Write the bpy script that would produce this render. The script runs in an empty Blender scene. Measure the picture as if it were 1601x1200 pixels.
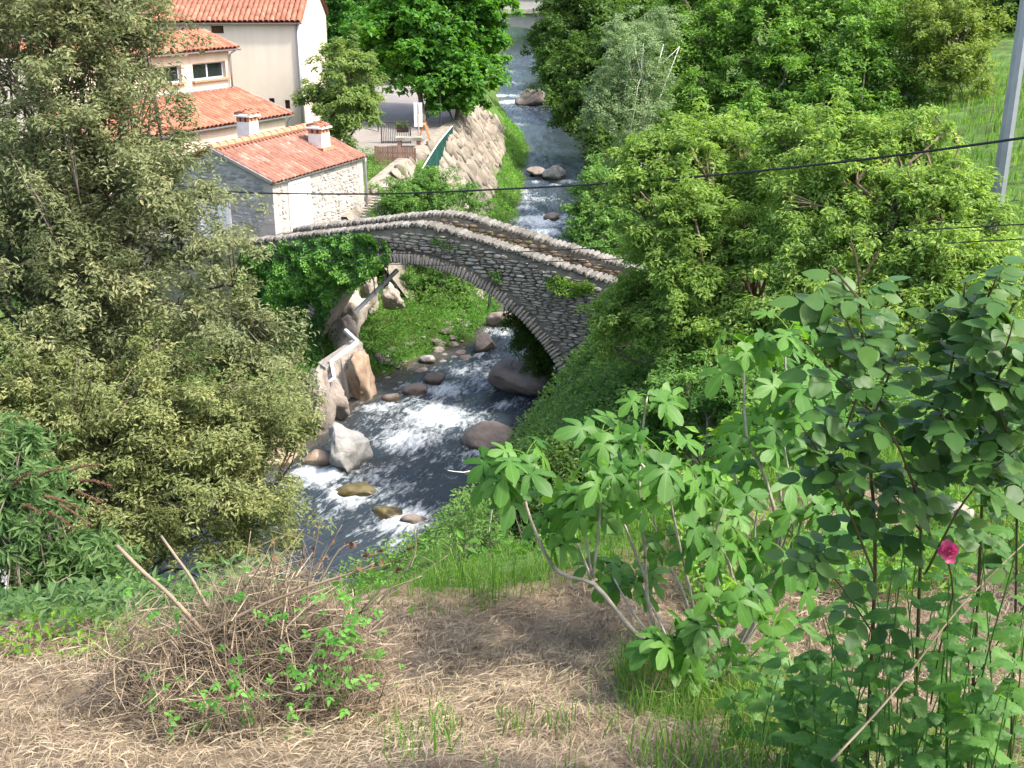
import bpy, math, random
import numpy as np
from mathutils import Matrix, Vector, Quaternion

# ------------------------------------------------------------------ camera, world, sun, exposure
scene = bpy.context.scene
COL = scene.collection
PITCH = math.radians(20.0)
FPX = 1800.0                                    # focal length in pixels of a 1601 px wide picture
SUN_EL, SUN_AZ = math.radians(51), math.radians(110)   # azimuth clockwise from +Y

cam = bpy.data.cameras.new('camera')
cam.sensor_width = 36.0
cam.lens = FPX / 1601.0 * 36.0
cam.clip_start = 0.05
cam.clip_end = 3000
camo = bpy.data.objects.new('camera', cam)
COL.objects.link(camo)
camo.location = (0, 0, 0)
camo.rotation_euler = (math.radians(90) - PITCH, 0, 0)
scene.camera = camo

world = bpy.data.worlds.new('World')
scene.world = world
world.use_nodes = True
wn = world.node_tree.nodes
wn.clear()
sky = wn.new('ShaderNodeTexSky')
sky.sky_type = 'NISHITA'
sky.sun_disc = False
sky.sun_elevation = SUN_EL
sky.sun_rotation = SUN_AZ
sky.dust_density = 4.0
bg = wn.new('ShaderNodeBackground')
bg.inputs['Strength'].default_value = 0.15
wo = wn.new('ShaderNodeOutputWorld')
world.node_tree.links.new(sky.outputs[0], bg.inputs[0])
world.node_tree.links.new(bg.outputs[0], wo.inputs[0])

SUNV = Vector((math.cos(SUN_EL) * math.sin(SUN_AZ), math.cos(SUN_EL) * math.cos(SUN_AZ), math.sin(SUN_EL)))
sl = bpy.data.lights.new('sun', 'SUN')
sl.energy = 2.0
sl.angle = math.radians(4.0)
sl.color = (1.0, 0.95, 0.86)
so = bpy.data.objects.new('sun', sl)
COL.objects.link(so)
so.rotation_euler = SUNV.to_track_quat('Z', 'Y').to_euler()
so.location = (10, 0, 30)

scene.view_settings.view_transform = 'Standard'
scene.view_settings.look = 'None'
scene.view_settings.gamma = 1.0
scene.view_settings.use_curve_mapping = False
scene.view_settings.exposure = 1.82

# ------------------------------------------------------------------ helpers: picture geometry
CP, SP = math.cos(PITCH), math.sin(PITCH)


def ray(u, v):
    x = (u - 800.5) / FPX
    y = (600 - v) / FPX
    return np.array([x, CP + y * SP, -SP + y * CP])


def at(u, v, Y):
    d = ray(u, v)
    return d * (Y / d[1])


def onz(u, v, z):
    d = ray(u, v)
    return d * (z / d[2])


def pxm(v, Y):                                   # metres per pixel at depth Y
    d = ray(800, v)
    return (Y / d[1]) / FPX


# ------------------------------------------------------------------ helpers: value noise
_rs = np.random.RandomState(7)
_T = _rs.rand(64, 64, 64).astype(np.float32)


def vnoise(P):
    P = np.asarray(P, dtype=np.float64)
    i = np.floor(P).astype(int)
    f = P - i
    f = f * f * (3 - 2 * f)
    r = 0
    for dx in (0, 1):
        for dy in (0, 1):
            for dz in (0, 1):
                w = (f[:, 0] if dx else 1 - f[:, 0]) * (f[:, 1] if dy else 1 - f[:, 1]) * (f[:, 2] if dz else 1 - f[:, 2])
                r = r + w * _T[(i[:, 0] + dx) & 63, (i[:, 1] + dy) & 63, (i[:, 2] + dz) & 63]
    return r * 2 - 1


def fbm(P, oct=4):
    P = np.asarray(P, dtype=np.float64)
    r = 0
    a = 1.0
    for k in range(oct):
        r = r + a * vnoise(P * (2 ** k) + 13.7 * k)
        a *= 0.5
    return r


# ------------------------------------------------------------------ helpers: mesh building
class Geo:
    def __init__(self):
        self.v, self.q, self.t = [], [], []
        self.qt, self.tt = [], []
        self.n = 0

    def add(self, V, Q=None, T=None, tint=0.5):
        V = np.asarray(V, dtype=np.float64).reshape(-1, 3)
        if Q is not None and len(Q):
            Q = np.asarray(Q, dtype=np.int64).reshape(-1, 4)
            self.q.append(Q + self.n)
            self.qt.append(np.broadcast_to(np.asarray(tint, dtype=np.float32), (len(Q),)))
        if T is not None and len(T):
            T = np.asarray(T, dtype=np.int64).reshape(-1, 3)
            self.t.append(T + self.n)
            self.tt.append(np.broadcast_to(np.asarray(tint, dtype=np.float32), (len(T),)))
        self.v.append(V)
        self.n += len(V)

    def mesh(self, name, off=(0, 0, 0), smooth=False):
        V = np.concatenate(self.v) - np.asarray(off)
        Q = np.concatenate(self.q) if self.q else np.zeros((0, 4), int)
        T = np.concatenate(self.t) if self.t else np.zeros((0, 3), int)
        me = bpy.data.meshes.new(name)
        me.vertices.add(len(V))
        me.vertices.foreach_set('co', V.astype(np.float32).ravel())
        nl = Q.size + T.size
        me.loops.add(nl)
        me.loops.foreach_set('vertex_index', np.concatenate([Q.ravel(), T.ravel()]).astype(np.int32))
        me.polygons.add(len(Q) + len(T))
        st = np.concatenate([np.arange(len(Q)) * 4, Q.size + np.arange(len(T)) * 3]).astype(np.int32)
        me.polygons.foreach_set('loop_start', st)
        tint = np.concatenate(self.qt + self.tt).astype(np.float32)
        a = me.attributes.new('tint', 'FLOAT', 'FACE')
        a.data.foreach_set('value', tint)
        me.polygons.foreach_set('use_smooth', np.full(len(Q) + len(T), bool(smooth)))
        me.update(calc_edges=True)
        me.validate()
        return me

    # ---- shapes
    def box(self, c, ax, ay, az, s, tint=0.5):
        c = np.asarray(c, float)
        ax, ay, az = [np.asarray(a, float) for a in (ax, ay, az)]
        V = []
        for k in range(8):
            V.append(c + ax * s[0] * (.5 if k & 1 else -.5) + ay * s[1] * (.5 if k & 2 else -.5) + az * s[2] * (.5 if k & 4 else -.5))
        self.add(V, [(0, 2, 3, 1), (4, 5, 7, 6), (0, 1, 5, 4), (2, 6, 7, 3), (0, 4, 6, 2), (1, 3, 7, 5)], tint=tint)

    def tube(self, pts, rad, n=6, cap=True, tint=0.5):
        pts = np.asarray(pts, float)
        m = len(pts)
        rad = np.broadcast_to(np.asarray(rad, float), (m,))
        tg = np.gradient(pts, axis=0)
        tg /= np.linalg.norm(tg, axis=1)[:, None] + 1e-9
        ref = np.array([0, 0, 1.0]) if abs(tg[0][2]) < .9 else np.array([1.0, 0, 0])
        a = np.cross(tg, ref)
        a /= np.linalg.norm(a, axis=1)[:, None] + 1e-9
        b = np.cross(tg, a)
        th = np.arange(n) * 2 * math.pi / n
        V = pts[:, None, :] + rad[:, None, None] * (np.cos(th)[None, :, None] * a[:, None, :] + np.sin(th)[None, :, None] * b[:, None, :])
        i = np.arange(m - 1)[:, None] * n
        j = np.arange(n)[None, :]
        j2 = (j + 1) % n
        Q = np.stack([i + j, i + j2, i + n + j2, i + n + j], -1).reshape(-1, 4)
        T = []
        V = V.reshape(-1, 3)
        if cap:
            V = np.concatenate([V, pts[:1], pts[-1:]])
            for k in range(n):
                T.append((m * n, (k + 1) % n, k))
                T.append((m * n + 1, (m - 1) * n + k, (m - 1) * n + (k + 1) % n))
        self.add(V, Q, T, tint)

    def leaves(self, P, N, L, W, rng, tint, fold=.18, tdir=None, tmix=0.0):
        n = len(P)
        N = N / (np.linalg.norm(N, axis=1)[:, None] + 1e-9)
        R = rng.normal(size=(n, 3))
        if tdir is not None:
            R = R * (1 - tmix) + tdir * tmix * 1.6
        Tg = R - N * np.sum(R * N, 1)[:, None]
        Tg /= np.linalg.norm(Tg, axis=1)[:, None] + 1e-9
        B = np.cross(N, Tg)
        L = np.broadcast_to(np.asarray(L, float), (n,))[:, None]
        W = np.broadcast_to(np.asarray(W, float), (n,))[:, None]
        V = np.stack([P, P + Tg * L * .45 + B * W * .5 + N * W * fold, P + Tg * L - N * L * .12, P + Tg * L * .45 - B * W * .5 + N * W * fold], 1)
        Q = np.arange(n * 4).reshape(n, 4)
        self.add(V.reshape(-1, 3), Q, tint=tint)


def curve(pts, n=10):
    """Catmull-Rom through the points"""
    pts = np.asarray(pts, float)
    P = np.concatenate([[2 * pts[0] - pts[1]], pts, [2 * pts[-1] - pts[-2]]])
    out = []
    m = len(pts) - 1
    for i in range(m):
        p0, p1, p2, p3 = P[i:i + 4]
        k = max(2, n // m)
        for t in np.linspace(0, 1, k, endpoint=False):
            out.append(.5 * ((2 * p1) + (-p0 + p2) * t + (2 * p0 - 5 * p1 + 4 * p2 - p3) * t * t + (-p0 + 3 * p1 - 3 * p2 + p3) * t ** 3))
    out.append(pts[-1])
    return np.array(out)


def tag(o, label=None, cat=None, group=None, kind=None):
    if label:
        o['label'] = label
    if cat:
        o['category'] = cat
    if group:
        o['group'] = group
    if kind:
        o['kind'] = kind
    return o


def thing(name, label, cat, loc, group=None):
    o = bpy.data.objects.new(name, None)
    COL.objects.link(o)
    o.location = Vector([float(a) for a in loc])
    o.empty_display_size = .2
    return tag(o, label, cat, group)


def origin(o):
    v = Vector((0, 0, 0))
    while o is not None:
        v = v + o.location
        o = o.parent
    return np.array(v)


def obj(name, geo, mat, parent=None, smooth=False, kind=None, loc=None):
    off = origin(parent) if parent is not None else (np.asarray(loc, float) if loc is not None else np.zeros(3))
    me = geo.mesh(name, off, smooth)
    me.materials.append(mat)
    o = bpy.data.objects.new(name, me)
    COL.objects.link(o)
    if parent is not None:
        o.parent = parent
    elif loc is not None:
        o.location = Vector([float(a) for a in loc])
    if kind:
        o['kind'] = kind
    return o


def inst(name, me, parent, P, ex, ey, ez, s=(1, 1, 1)):
    """a piece that shares mesh data; ex, ey, ez are the world axes of its x, y, z"""
    o = bpy.data.objects.new(name, me)
    o.parent = parent
    P = np.asarray(P, float) - origin(parent)
    M = Matrix(((ex[0] * s[0], ey[0] * s[1], ez[0] * s[2], P[0]),
                (ex[1] * s[0], ey[1] * s[1], ez[1] * s[2], P[1]),
                (ex[2] * s[0], ey[2] * s[1], ez[2] * s[2], P[2]), (0, 0, 0, 1)))
    o.matrix_local = M
    COL.objects.link(o)
    return o


def unit(v):
    v = np.asarray(v, float)
    return v / (np.linalg.norm(v) + 1e-9)


UP = np.array([0, 0, 1.0])

# ------------------------------------------------------------------ materials


def newmat(name):
    m = bpy.data.materials.new(name)
    m.use_nodes = True
    nt = m.node_tree
    nt.nodes.clear()
    return m, nt, nt.nodes, nt.links


def ramp(nodes, stops):
    r = nodes.new('ShaderNodeValToRGB')
    e = r.color_ramp.elements
    while len(e) < len(stops):
        e.new(.5)
    for k, (p, c) in enumerate(stops):
        e[k].position = p
        e[k].color = (c[0], c[1], c[2], 1)
    return r


def mathn(nodes, links, op, a, b=None, c=None, clamp=False):
    n = nodes.new('ShaderNodeMath')
    n.operation = op
    n.use_clamp = clamp
    for k, x in enumerate((a, b, c)):
        if x is None:
            continue
        if isinstance(x, (int, float)):
            n.inputs[k].default_value = x
        else:
            links.new(x, n.inputs[k])
    return n.outputs[0]


def noise_n(nodes, links, scale, detail=4, rough=.55, vec=None, dist=0):
    n = nodes.new('ShaderNodeTexNoise')
    n.inputs['Scale'].default_value = scale
    n.inputs['Detail'].default_value = detail
    n.inputs['Roughness'].default_value = rough
    n.inputs['Distortion'].default_value = dist
    if vec is None:
        tc = nodes.new('ShaderNodeNewGeometry')
        vec = tc.outputs['Position']
    links.new(vec, n.inputs['Vector'])
    return n.outputs['Fac']


def solid(name, stops, scale=3.0, rough=.85, bump=.3, bscale=None, orand=.0, tintw=0.0, metal=0.0, spec=.3, bdist=.02, detail=6, wet=False, streak=0.0):
    """colour from noise (world position) + per-object random + per-face tint"""
    m, nt, N, L = newmat(name)
    f = noise_n(N, L, scale, detail, .62)
    f = mathn(N, L, 'MULTIPLY_ADD', f, 1.7, -.35)
    if streak:
        gm = N.new('ShaderNodeNewGeometry')
        mp = N.new('ShaderNodeMapping')
        mp.inputs['Scale'].default_value = (2.2, 2.2, .22)
        L.new(gm.outputs['Position'], mp.inputs['Vector'])
        st_ = noise_n(N, L, 1.6, 6, .65, mp.outputs[0])
        f = mathn(N, L, 'MULTIPLY_ADD', mathn(N, L, 'MULTIPLY_ADD', st_, 2.2, -.6, clamp=True), streak, mathn(N, L, 'MULTIPLY', f, 1 - streak))
    if orand:
        oi = N.new('ShaderNodeObjectInfo')
        f = mathn(N, L, 'MULTIPLY_ADD', oi.outputs['Random'], orand, mathn(N, L, 'MULTIPLY_ADD', f, 1 - orand, 0.0))
    if tintw:
        at_ = N.new('ShaderNodeAttribute')
        at_.attribute_name = 'tint'
        f = mathn(N, L, 'MULTIPLY_ADD', at_.outputs['Fac'], tintw, mathn(N, L, 'MULTIPLY_ADD', f, 1 - tintw, 0.0))
    r = ramp(N, stops)
    L.new(f, r.inputs[0])
    if wet:
        tc = N.new('ShaderNodeTexCoord')
        sx = N.new('ShaderNodeSeparateXYZ')
        L.new(tc.outputs['Object'], sx.inputs[0])
        wf = mathn(N, L, 'MULTIPLY', mathn(N, L, 'SUBTRACT', mathn(N, L, 'MULTIPLY_ADD', noise_n(N, L, 5, 4), .3, .02), sx.outputs[2]), 14.0, clamp=True)
        mw_ = N.new('ShaderNodeMix')
        mw_.data_type = 'RGBA'
        mw_.blend_type = 'MULTIPLY'
        mw_.inputs[7].default_value = (.38, .36, .33, 1)
        L.new(wf, mw_.inputs['Factor'])
        L.new(r.outputs[0], mw_.inputs[6])
    b = N.new('ShaderNodeBsdfPrincipled')
    b.inputs['Roughness'].default_value = rough
    b.inputs['Metallic'].default_value = metal
    b.inputs['Specular IOR Level'].default_value = spec
    L.new(mw_.outputs[2] if wet else r.outputs[0], b.inputs['Base Color'])
    if wet:
        L.new(mathn(N, L, 'MULTIPLY_ADD', wf, .3 - rough, rough), b.inputs['Roughness'])
    if bump:
        bn = N.new('ShaderNodeBump')
        bn.inputs['Strength'].default_value = bump
        bn.inputs['Distance'].default_value = bdist
        L.new(noise_n(N, L, bscale or scale * 4, 5, .6), bn.inputs['Height'])
        L.new(bn.outputs[0], b.inputs['Normal'])
    o = N.new('ShaderNodeOutputMaterial')
    L.new(b.outputs[0], o.inputs[0])
    return m


def leafmat(name, stops, rough=.5, trans=.35, spec=.4, orand=0.0, veins=False):
    m, nt, N, L = newmat(name)
    a = N.new('ShaderNodeAttribute')
    a.attribute_name = 'tint'
    f = a.outputs['Fac']
    if orand:
        oi = N.new('ShaderNodeObjectInfo')
        f = mathn(N, L, 'MULTIPLY_ADD', oi.outputs['Random'], orand, mathn(N, L, 'MULTIPLY', f, 1 - orand))
    r = ramp(N, stops)
    if veins:
        tc = N.new('ShaderNodeTexCoord')
        sx = N.new('ShaderNodeSeparateXYZ')
        L.new(tc.outputs['Object'], sx.inputs[0])
        ab = mathn(N, L, 'ABSOLUTE', sx.outputs[0])
        mid = mathn(N, L, 'SUBTRACT', 1.0, mathn(N, L, 'MULTIPLY', ab, 45.0), clamp=True)
        ph = mathn(N, L, 'MULTIPLY', mathn(N, L, 'SUBTRACT', sx.outputs[1], mathn(N, L, 'MULTIPLY', ab, .75)), 46.0)
        sv = mathn(N, L, 'POWER', mathn(N, L, 'ABSOLUTE', mathn(N, L, 'SINE', ph)), 14.0)
        vn_ = mathn(N, L, 'MAXIMUM', mid, mathn(N, L, 'MULTIPLY', sv, .45))
        blot = noise_n(N, L, 5, 5, .65, tc.outputs['Object'])
        f = mathn(N, L, 'ADD', mathn(N, L, 'MULTIPLY_ADD', blot, .5, -.25), mathn(N, L, 'MULTIPLY_ADD', vn_, .35, f))
    L.new(f, r.inputs[0])
    b = N.new('ShaderNodeBsdfPrincipled')
    b.inputs['Roughness'].default_value = rough
    b.inputs['Specular IOR Level'].default_value = spec
    L.new(r.outputs[0], b.inputs['Base Color'])
    t = N.new('ShaderNodeBsdfTranslucent')
    hs = N.new('ShaderNodeHueSaturation')
    hs.inputs['Hue'].default_value = .485
    hs.inputs['Saturation'].default_value = 1.15
    hs.inputs['Value'].default_value = 1.5
    L.new(r.outputs[0], hs.inputs['Color'])
    L.new(hs.outputs[0], t.inputs['Color'])
    mx = N.new('ShaderNodeMixShader')
    mx.inputs[0].default_value = trans
    L.new(b.outputs[0], mx.inputs[1])
    L.new(t.outputs[0], mx.inputs[2])
    o = N.new('ShaderNodeOutputMaterial')
    L.new(mx.outputs[0], o.inputs[0])
    return m


def g(r, gg, b):
    return (r, gg, b)


M = {}
M['slate'] = solid('slate_stone', [(0, g(.13, .11, .085)), (.3, g(.27, .24, .2)), (.65, g(.40, .365, .31)), (1, g(.54, .50, .44))], 5, .9, .7, 26, orand=.55)
M['slate_moss'] = solid('mossy_slate', [(0, g(.08, .065, .04)), (.35, g(.22, .165, .10)), (.6, g(.28, .21, .14)), (.8, g(.13, .15, .05)), (1, g(.3, .27, .22))], 4, .92, .7, 26, orand=.5)
M['mortar'] = solid('old_mortar', [(0, g(.10, .088, .068)), (.5, g(.21, .188, .15)), (1, g(.32, .29, .245))], 4, .95, .8, 20)
M['coping'] = solid('coping_stone', [(0, g(.07, .066, .058)), (.45, g(.135, .127, .112)), (.8, g(.20, .19, .17)), (1, g(.27, .255, .23))], 6, .9, .6, 24, orand=.5)
M['voussoir'] = solid('arch_stone', [(0, g(.18, .155, .13)), (.5, g(.36, .325, .28)), (.8, g(.36, .31, .25)), (1, g(.45, .42, .38))], 4, .9, .6, 24, orand=.5)
M['hstone_grey'] = solid('grey_rubble', [(0, g(.13, .135, .14)), (.4, g(.24, .245, .25)), (.75, g(.36, .36, .355)), (1, g(.5, .48, .45))], 5, .9, .5, 22, orand=.6)
M['hstone_pale'] = solid('pale_rubble', [(0, g(.14, .125, .11)), (.25, g(.27, .25, .225)), (.65, g(.37, .35, .32)), (1, g(.47, .445, .41))], 5, .9, .5, 22, orand=.6)
M['lime'] = solid('lime_mortar', [(0, g(.28, .265, .235)), (1, g(.42, .40, .365))], 4, .95, .5, 30)
M['quoin'] = solid('quoin_stone', [(0, g(.30, .27, .25)), (1, g(.42, .39, .36))], 4, .9, .4, 20, orand=.4)
M['render'] = solid('cream_render', [(0, g(.40, .345, .275)), (.3, g(.55, .485, .40)), (.6, g(.60, .53, .44)), (1, g(.64, .57, .48))], .9, .93, .25, 60, bdist=.005, streak=.45)
M['render2'] = solid('warm_render', [(0, g(.35, .28, .21)), (.3, g(.48, .39, .295)), (.6, g(.54, .45, .345)), (1, g(.58, .49, .385))], .9, .93, .25, 60, bdist=.005, streak=.6)
M['white'] = solid('white_paint', [(0, g(.72, .71, .69)), (1, g(.82, .81, .79))], 2, .6, .08, 30, bdist=.004)
M['chim'] = solid('chimney_render', [(0, g(.55, .52, .47)), (.6, g(.72, .69, .65)), (1, g(.78, .76, .72))], 3, .9, .2, 40, bdist=.005)
M['tile'] = solid('clay_tile', [(0, g(.14, .055, .036)), (.35, g(.25, .098, .06)), (.7, g(.34, .142, .09)), (1, g(.39, .2, .14))], 3, .85, .3, 30, orand=.55)
M['tile_old'] = solid('weathered_clay_tile', [(0, g(.10, .052, .038)), (.35, g(.20, .092, .064)), (.62, g(.26, .128, .095)), (.75, g(.30, .175, .135)), (.88, g(.36, .31, .25)), (1, g(.42, .38, .31))], 6, .9, .3, 30, orand=.4)
M['ridge'] = solid('orange_flaunching', [(0, g(.34, .155, .085)), (1, g(.42, .235, .15))], 5, .9, .3, 30)
M['under'] = solid('roof_board', [(0, g(.12, .05, .03)), (1, g(.25, .1, .06))], 5, .9, .2)
M['zinc'] = solid('zinc', [(0, g(.3, .3, .31)), (1, g(.45, .45, .46))], 6, .5, .1, 20, metal=.6, spec=.5)
M['galv'] = solid('galvanised_steel', [(0, g(.22, .24, .27)), (1, g(.34, .36, .39))], 2.5, .45, .1, 12, metal=.55, spec=.5)
M['darkwood'] = solid('dark_wood', [(0, g(.05, .025, .015)), (1, g(.13, .07, .04))], 8, .8, .3)
M['wood'] = solid('grey_wood', [(0, g(.2, .16, .12)), (.5, g(.34, .29, .23)), (1, g(.48, .43, .37))], 9, .85, .4, orand=.3)
M['brownwood'] = solid('brown_fence_wood', [(0, g(.14, .08, .055)), (1, g(.3, .19, .14))], 8, .85, .4, orand=.4)
M['orangewood'] = solid('orange_wood', [(0, g(.42, .17, .06)), (1, g(.56, .26, .11))], 8, .7, .2)
M['frame'] = solid('window_frame', [(0, g(.35, .38, .44)), (1, g(.45, .48, .55))], 4, .5, .05)
M['black'] = solid('black_cable', [(0, g(.012, .012, .013)), (1, g(.03, .03, .032))], 5, .6, .1)
M['iron'] = solid('dark_iron', [(0, g(.02, .022, .025)), (1, g(.05, .05, .055))], 8, .6, .1)
M['greenmesh'] = solid('green_mesh', [(0, g(.012, .06, .045)), (1, g(.03, .11, .08))], 8, .6, .1)
M['concrete'] = solid('concrete', [(0, g(.10, .085, .065)), (.4, g(.25, .23, .2)), (.7, g(.36, .335, .3)), (1, g(.44, .42, .385))], 1.6, .92, .5, 18)
M['palebeam'] = solid('pale_metal', [(0, g(.38, .37, .36)), (1, g(.58, .57, .56))], 5, .6, .2)
M['rockpale'] = solid('pale_wall_rock', [(0, g(.10, .085, .07)), (.3, g(.2, .17, .145)), (.65, g(.33, .29, .25)), (1, g(.46, .42, .37))], 2.5, .92, 1.0, 7, orand=.5, bdist=.06)
M['wallrock'] = solid('tan_wall_rock', [(0, g(.085, .07, .052)), (.3, g(.16, .135, .105)), (.65, g(.25, .215, .17)), (1, g(.34, .30, .25))], 2.2, .92, 1.0, 6, orand=.5, bdist=.06)
M['bould'] = solid('river_boulder', [(0, g(.10, .08, .065)), (.45, g(.21, .17, .145)), (.8, g(.29, .245, .215)), (1, g(.38, .34, .31))], 2.2, .85, .8, 9, orand=.3, bdist=.05, wet=True)
M['bouldpale'] = solid('pale_boulder', [(0, g(.11, .105, .097)), (.4, g(.22, .215, .205)), (.75, g(.31, .305, .295)), (1, g(.4, .395, .38))], 3.2, .8, .9, 8, bdist=.06, wet=True)
M['bouldmoss'] = solid('mossy_boulder', [(0, g(.05, .042, .02)), (.5, g(.11, .09, .035)), (1, g(.17, .145, .07))], 3, .5, .7, 10, wet=True)
M['brownrock'] = solid('brown_bedrock', [(0, g(.12, .08, .055)), (.45, g(.28, .2, .14)), (.7, g(.36, .28, .21)), (1, g(.42, .37, .31))], 1.8, .9, .9, 6, bdist=.06)
M['bark'] = solid('bark', [(0, g(.06, .05, .04)), (.5, g(.14, .115, .09)), (1, g(.23, .2, .165))], 6, .9, .6, 24)
M['barkred'] = solid('walnut_bark', [(0, g(.08, .055, .035)), (.5, g(.17, .125, .085)), (1, g(.28, .23, .17))], 6, .9, .6, 24)
M['birchbark'] = solid('birch_bark', [(0, g(.2, .19, .17)), (.35, g(.5, .48, .44)), (1, g(.7, .68, .64))], 7, .8, .3, 20)
M['figbark'] = solid('fig_bark', [(0, g(.16, .13, .10)), (.5, g(.3, .26, .21)), (1, g(.42, .38, .32))], 14, .8, .4, 60, bdist=.004)
M['rosebark'] = solid('rose_stem', [(0, g(.035, .025, .015)), (.5, g(.06, .05, .022)), (1, g(.085, .085, .03))], 14, .6, .3, 60, bdist=.004)
M['dead'] = solid('dead_stalks', [(0, g(.06, .045, .03)), (.4, g(.165, .125, .085)), (.7, g(.29, .23, .155)), (1, g(.44, .365, .255))], 8, .9, 0, tintw=.75)
M['straw'] = solid('cut_straw', [(0, g(.085, .062, .04)), (.35, g(.19, .143, .092)), (.7, g(.30, .238, .155)), (1, g(.42, .35, .24))], 3, .8, 0, tintw=.75)
M['twigw'] = solid('white_twig', [(0, g(.5, .46, .4)), (1, g(.66, .62, .55))], 8, .8, .2)
M['paving'] = solid('pale_paving', [(0, g(.15, .135, .125)), (.5, g(.20, .182, .17)), (1, g(.25, .23, .215))], 1.2, .92, .3, 30)
M['step'] = solid('step_stone', [(0, g(.22, .19, .16)), (1, g(.44, .4, .35))], 4, .9, .5, 20, orand=.4)
M['bridgeconc'] = solid('far_bridge_stone', [(0, g(.28, .26, .24)), (1, g(.46, .43, .40))], 2, .9, .5, 10, orand=.4)
M['pink'] = leafmat('rose_petal', [(0, g(.32, .035, .09)), (.5, g(.45, .08, .16)), (1, g(.55, .28, .33))], .5, .3)
M['brownspike'] = solid('old_flower_spike', [(0, g(.06, .03, .018)), (1, g(.17, .09, .055))], 20, .9, 0, tintw=.6)

FOLB = {'oak': 1.55, 'oak2': 1.5, 'grass': .95, 'bright': 1.1, 'fig': 1.0, 'rose': 1.5, 'nettle': 1.05,  'alder': 1.8, 'ivy': 1.5, 'walnut': 1.75, 'ash': 1.75, 'linden': 1.5, 'birch': 1.6, 'shrub': 1.5}
LM = {
    'oak': [(0, g(.047, .06, .027)), (.4, g(.094, .112, .05)), (.75, g(.145, .157, .072)), (1, g(.24, .22, .11))],
    'oak2': [(0, g(.055, .072, .026)), (.4, g(.11, .132, .048)), (.75, g(.163, .18, .068)), (1, g(.25, .235, .10))],
    'linden': [(0, g(.02, .065, .010)), (.5, g(.045, .13, .018)), (1, g(.09, .20, .03))],
    'ash': [(0, g(.035, .08, .014)), (.5, g(.078, .155, .028)), (1, g(.15, .24, .055))],
    'young': [(0, g(.065, .11, .03)), (.5, g(.12, .18, .05)), (1, g(.19, .26, .08))],
    'alder': [(0, g(.016, .036, .008)), (.5, g(.038, .075, .014)), (1, g(.07, .12, .025))],
    'birch': [(0, g(.06, .095, .045)), (.5, g(.12, .17, .08)), (1, g(.21, .27, .14))],
    'walnut': [(0, g(.05, .09, .018)), (.5, g(.105, .17, .036)), (.85, g(.17, .24, .06)), (1, g(.24, .28, .09))],
    'yellow': [(0, g(.055, .09, .016)), (.5, g(.115, .17, .034)), (1, g(.19, .245, .065))],
    'ivy': [(0, g(.015, .055, .008)), (.5, g(.05, .14, .02)), (1, g(.12, .24, .04))],
    'shrub': [(0, g(.03, .075, .015)), (.5, g(.075, .155, .035)), (1, g(.15, .24, .06))],
    'herb': [(0, g(.03, .09, .012)), (.5, g(.07, .18, .025)), (1, g(.15, .28, .05))],
    'grass': [(0, g(.05, .13, .02)), (.5, g(.11, .23, .04)), (.85, g(.19, .32, .07)), (1, g(.38, .36, .17))],
    'bud': [(0, g(.035, .075, .025)), (.5, g(.072, .135, .044)), (1, g(.13, .19, .07))],
    'bright': [(0, g(.06, .15, .015)), (.5, g(.13, .26, .03)), (1, g(.22, .36, .06))],
    'fig': [(0, g(.035, .11, .018)), (.5, g(.07, .185, .03)), (1, g(.13, .27, .05))],
    'rose': [(0, g(.015, .046, .009)), (.5, g(.032, .08, .016)), (1, g(.065, .125, .024))],
    'nettle': [(0, g(.03, .09, .02)), (.5, g(.06, .16, .03)), (1, g(.12, .24, .05))],
    'bramble': [(0, g(.03, .10, .015)), (.5, g(.07, .2, .03)), (1, g(.14, .3, .06))],
}
for k, st in LM.items():
    fx_ = FOLB.get(k, 1.35)
    st = [(p_, tuple(c * fx_ for c in col)) for p_, col in st]
    M['L_' + k] = leafmat('leaf_' + k, st, rough=.46 if k in ('fig', 'rose', 'ivy') else .52, trans=.35 if k in ('oak', 'oak2', 'rose', 'ivy') else .48,
                          spec=.28, orand=.6 if k in ('fig', 'rose', 'nettle', 'bramble') else 0.0, veins=k in ('fig', 'nettle'))

# ------------------------------------------------------------------ terrain and river
RIV = np.array([(-40, 9, 3.5), (-22, 15, 3.2), (-12, 18.5, 3.2), (-7.2, 20.6, 3.1), (-4.2, 23.5, 3.0), (-2.7, 27, 2.6), (-1.7, 30.5, 2.9), (0, 34, 1.7), (1.2, 38, 1.3),
                (1.3, 48, 1.2), (1.9, 57, 1.4), (2.9, 73, 1.8), (1.4, 83, 1.5), (.9, 96, 1.9), (.8, 120, 1.6), (.5, 150, 1.8), (0, 260, 2)], float)
_rc = []
for a, b in zip(RIV[:-1], RIV[1:]):
    k = max(2, int(np.hypot(*(b - a)[:2]) / 1.0))
    for t in np.linspace(0, 1, k, endpoint=False):
        _rc.append(a + (b - a) * t)
_rc = np.array(_rc)
for _ in range(3):
    _rc[1:-1] = (_rc[:-2] + 2 * _rc[1:-1] + _rc[2:]) / 4
RC = _rc


SK = math.radians(25)
BE = np.array([math.cos(SK), -math.sin(SK), 0])       # along the bridge, to the right
BN = np.array([math.sin(SK), math.cos(SK), 0])        # across, away from the camera
B0 = np.array([-2.45, 31.0, 0])


def water(Y):
    return np.interp(Y, [10, 20, 32, 60, 95, 130, 150, 260], [-12.3, -12, -11.6, -11, -10, -9.2, -8.8, -7])


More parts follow.
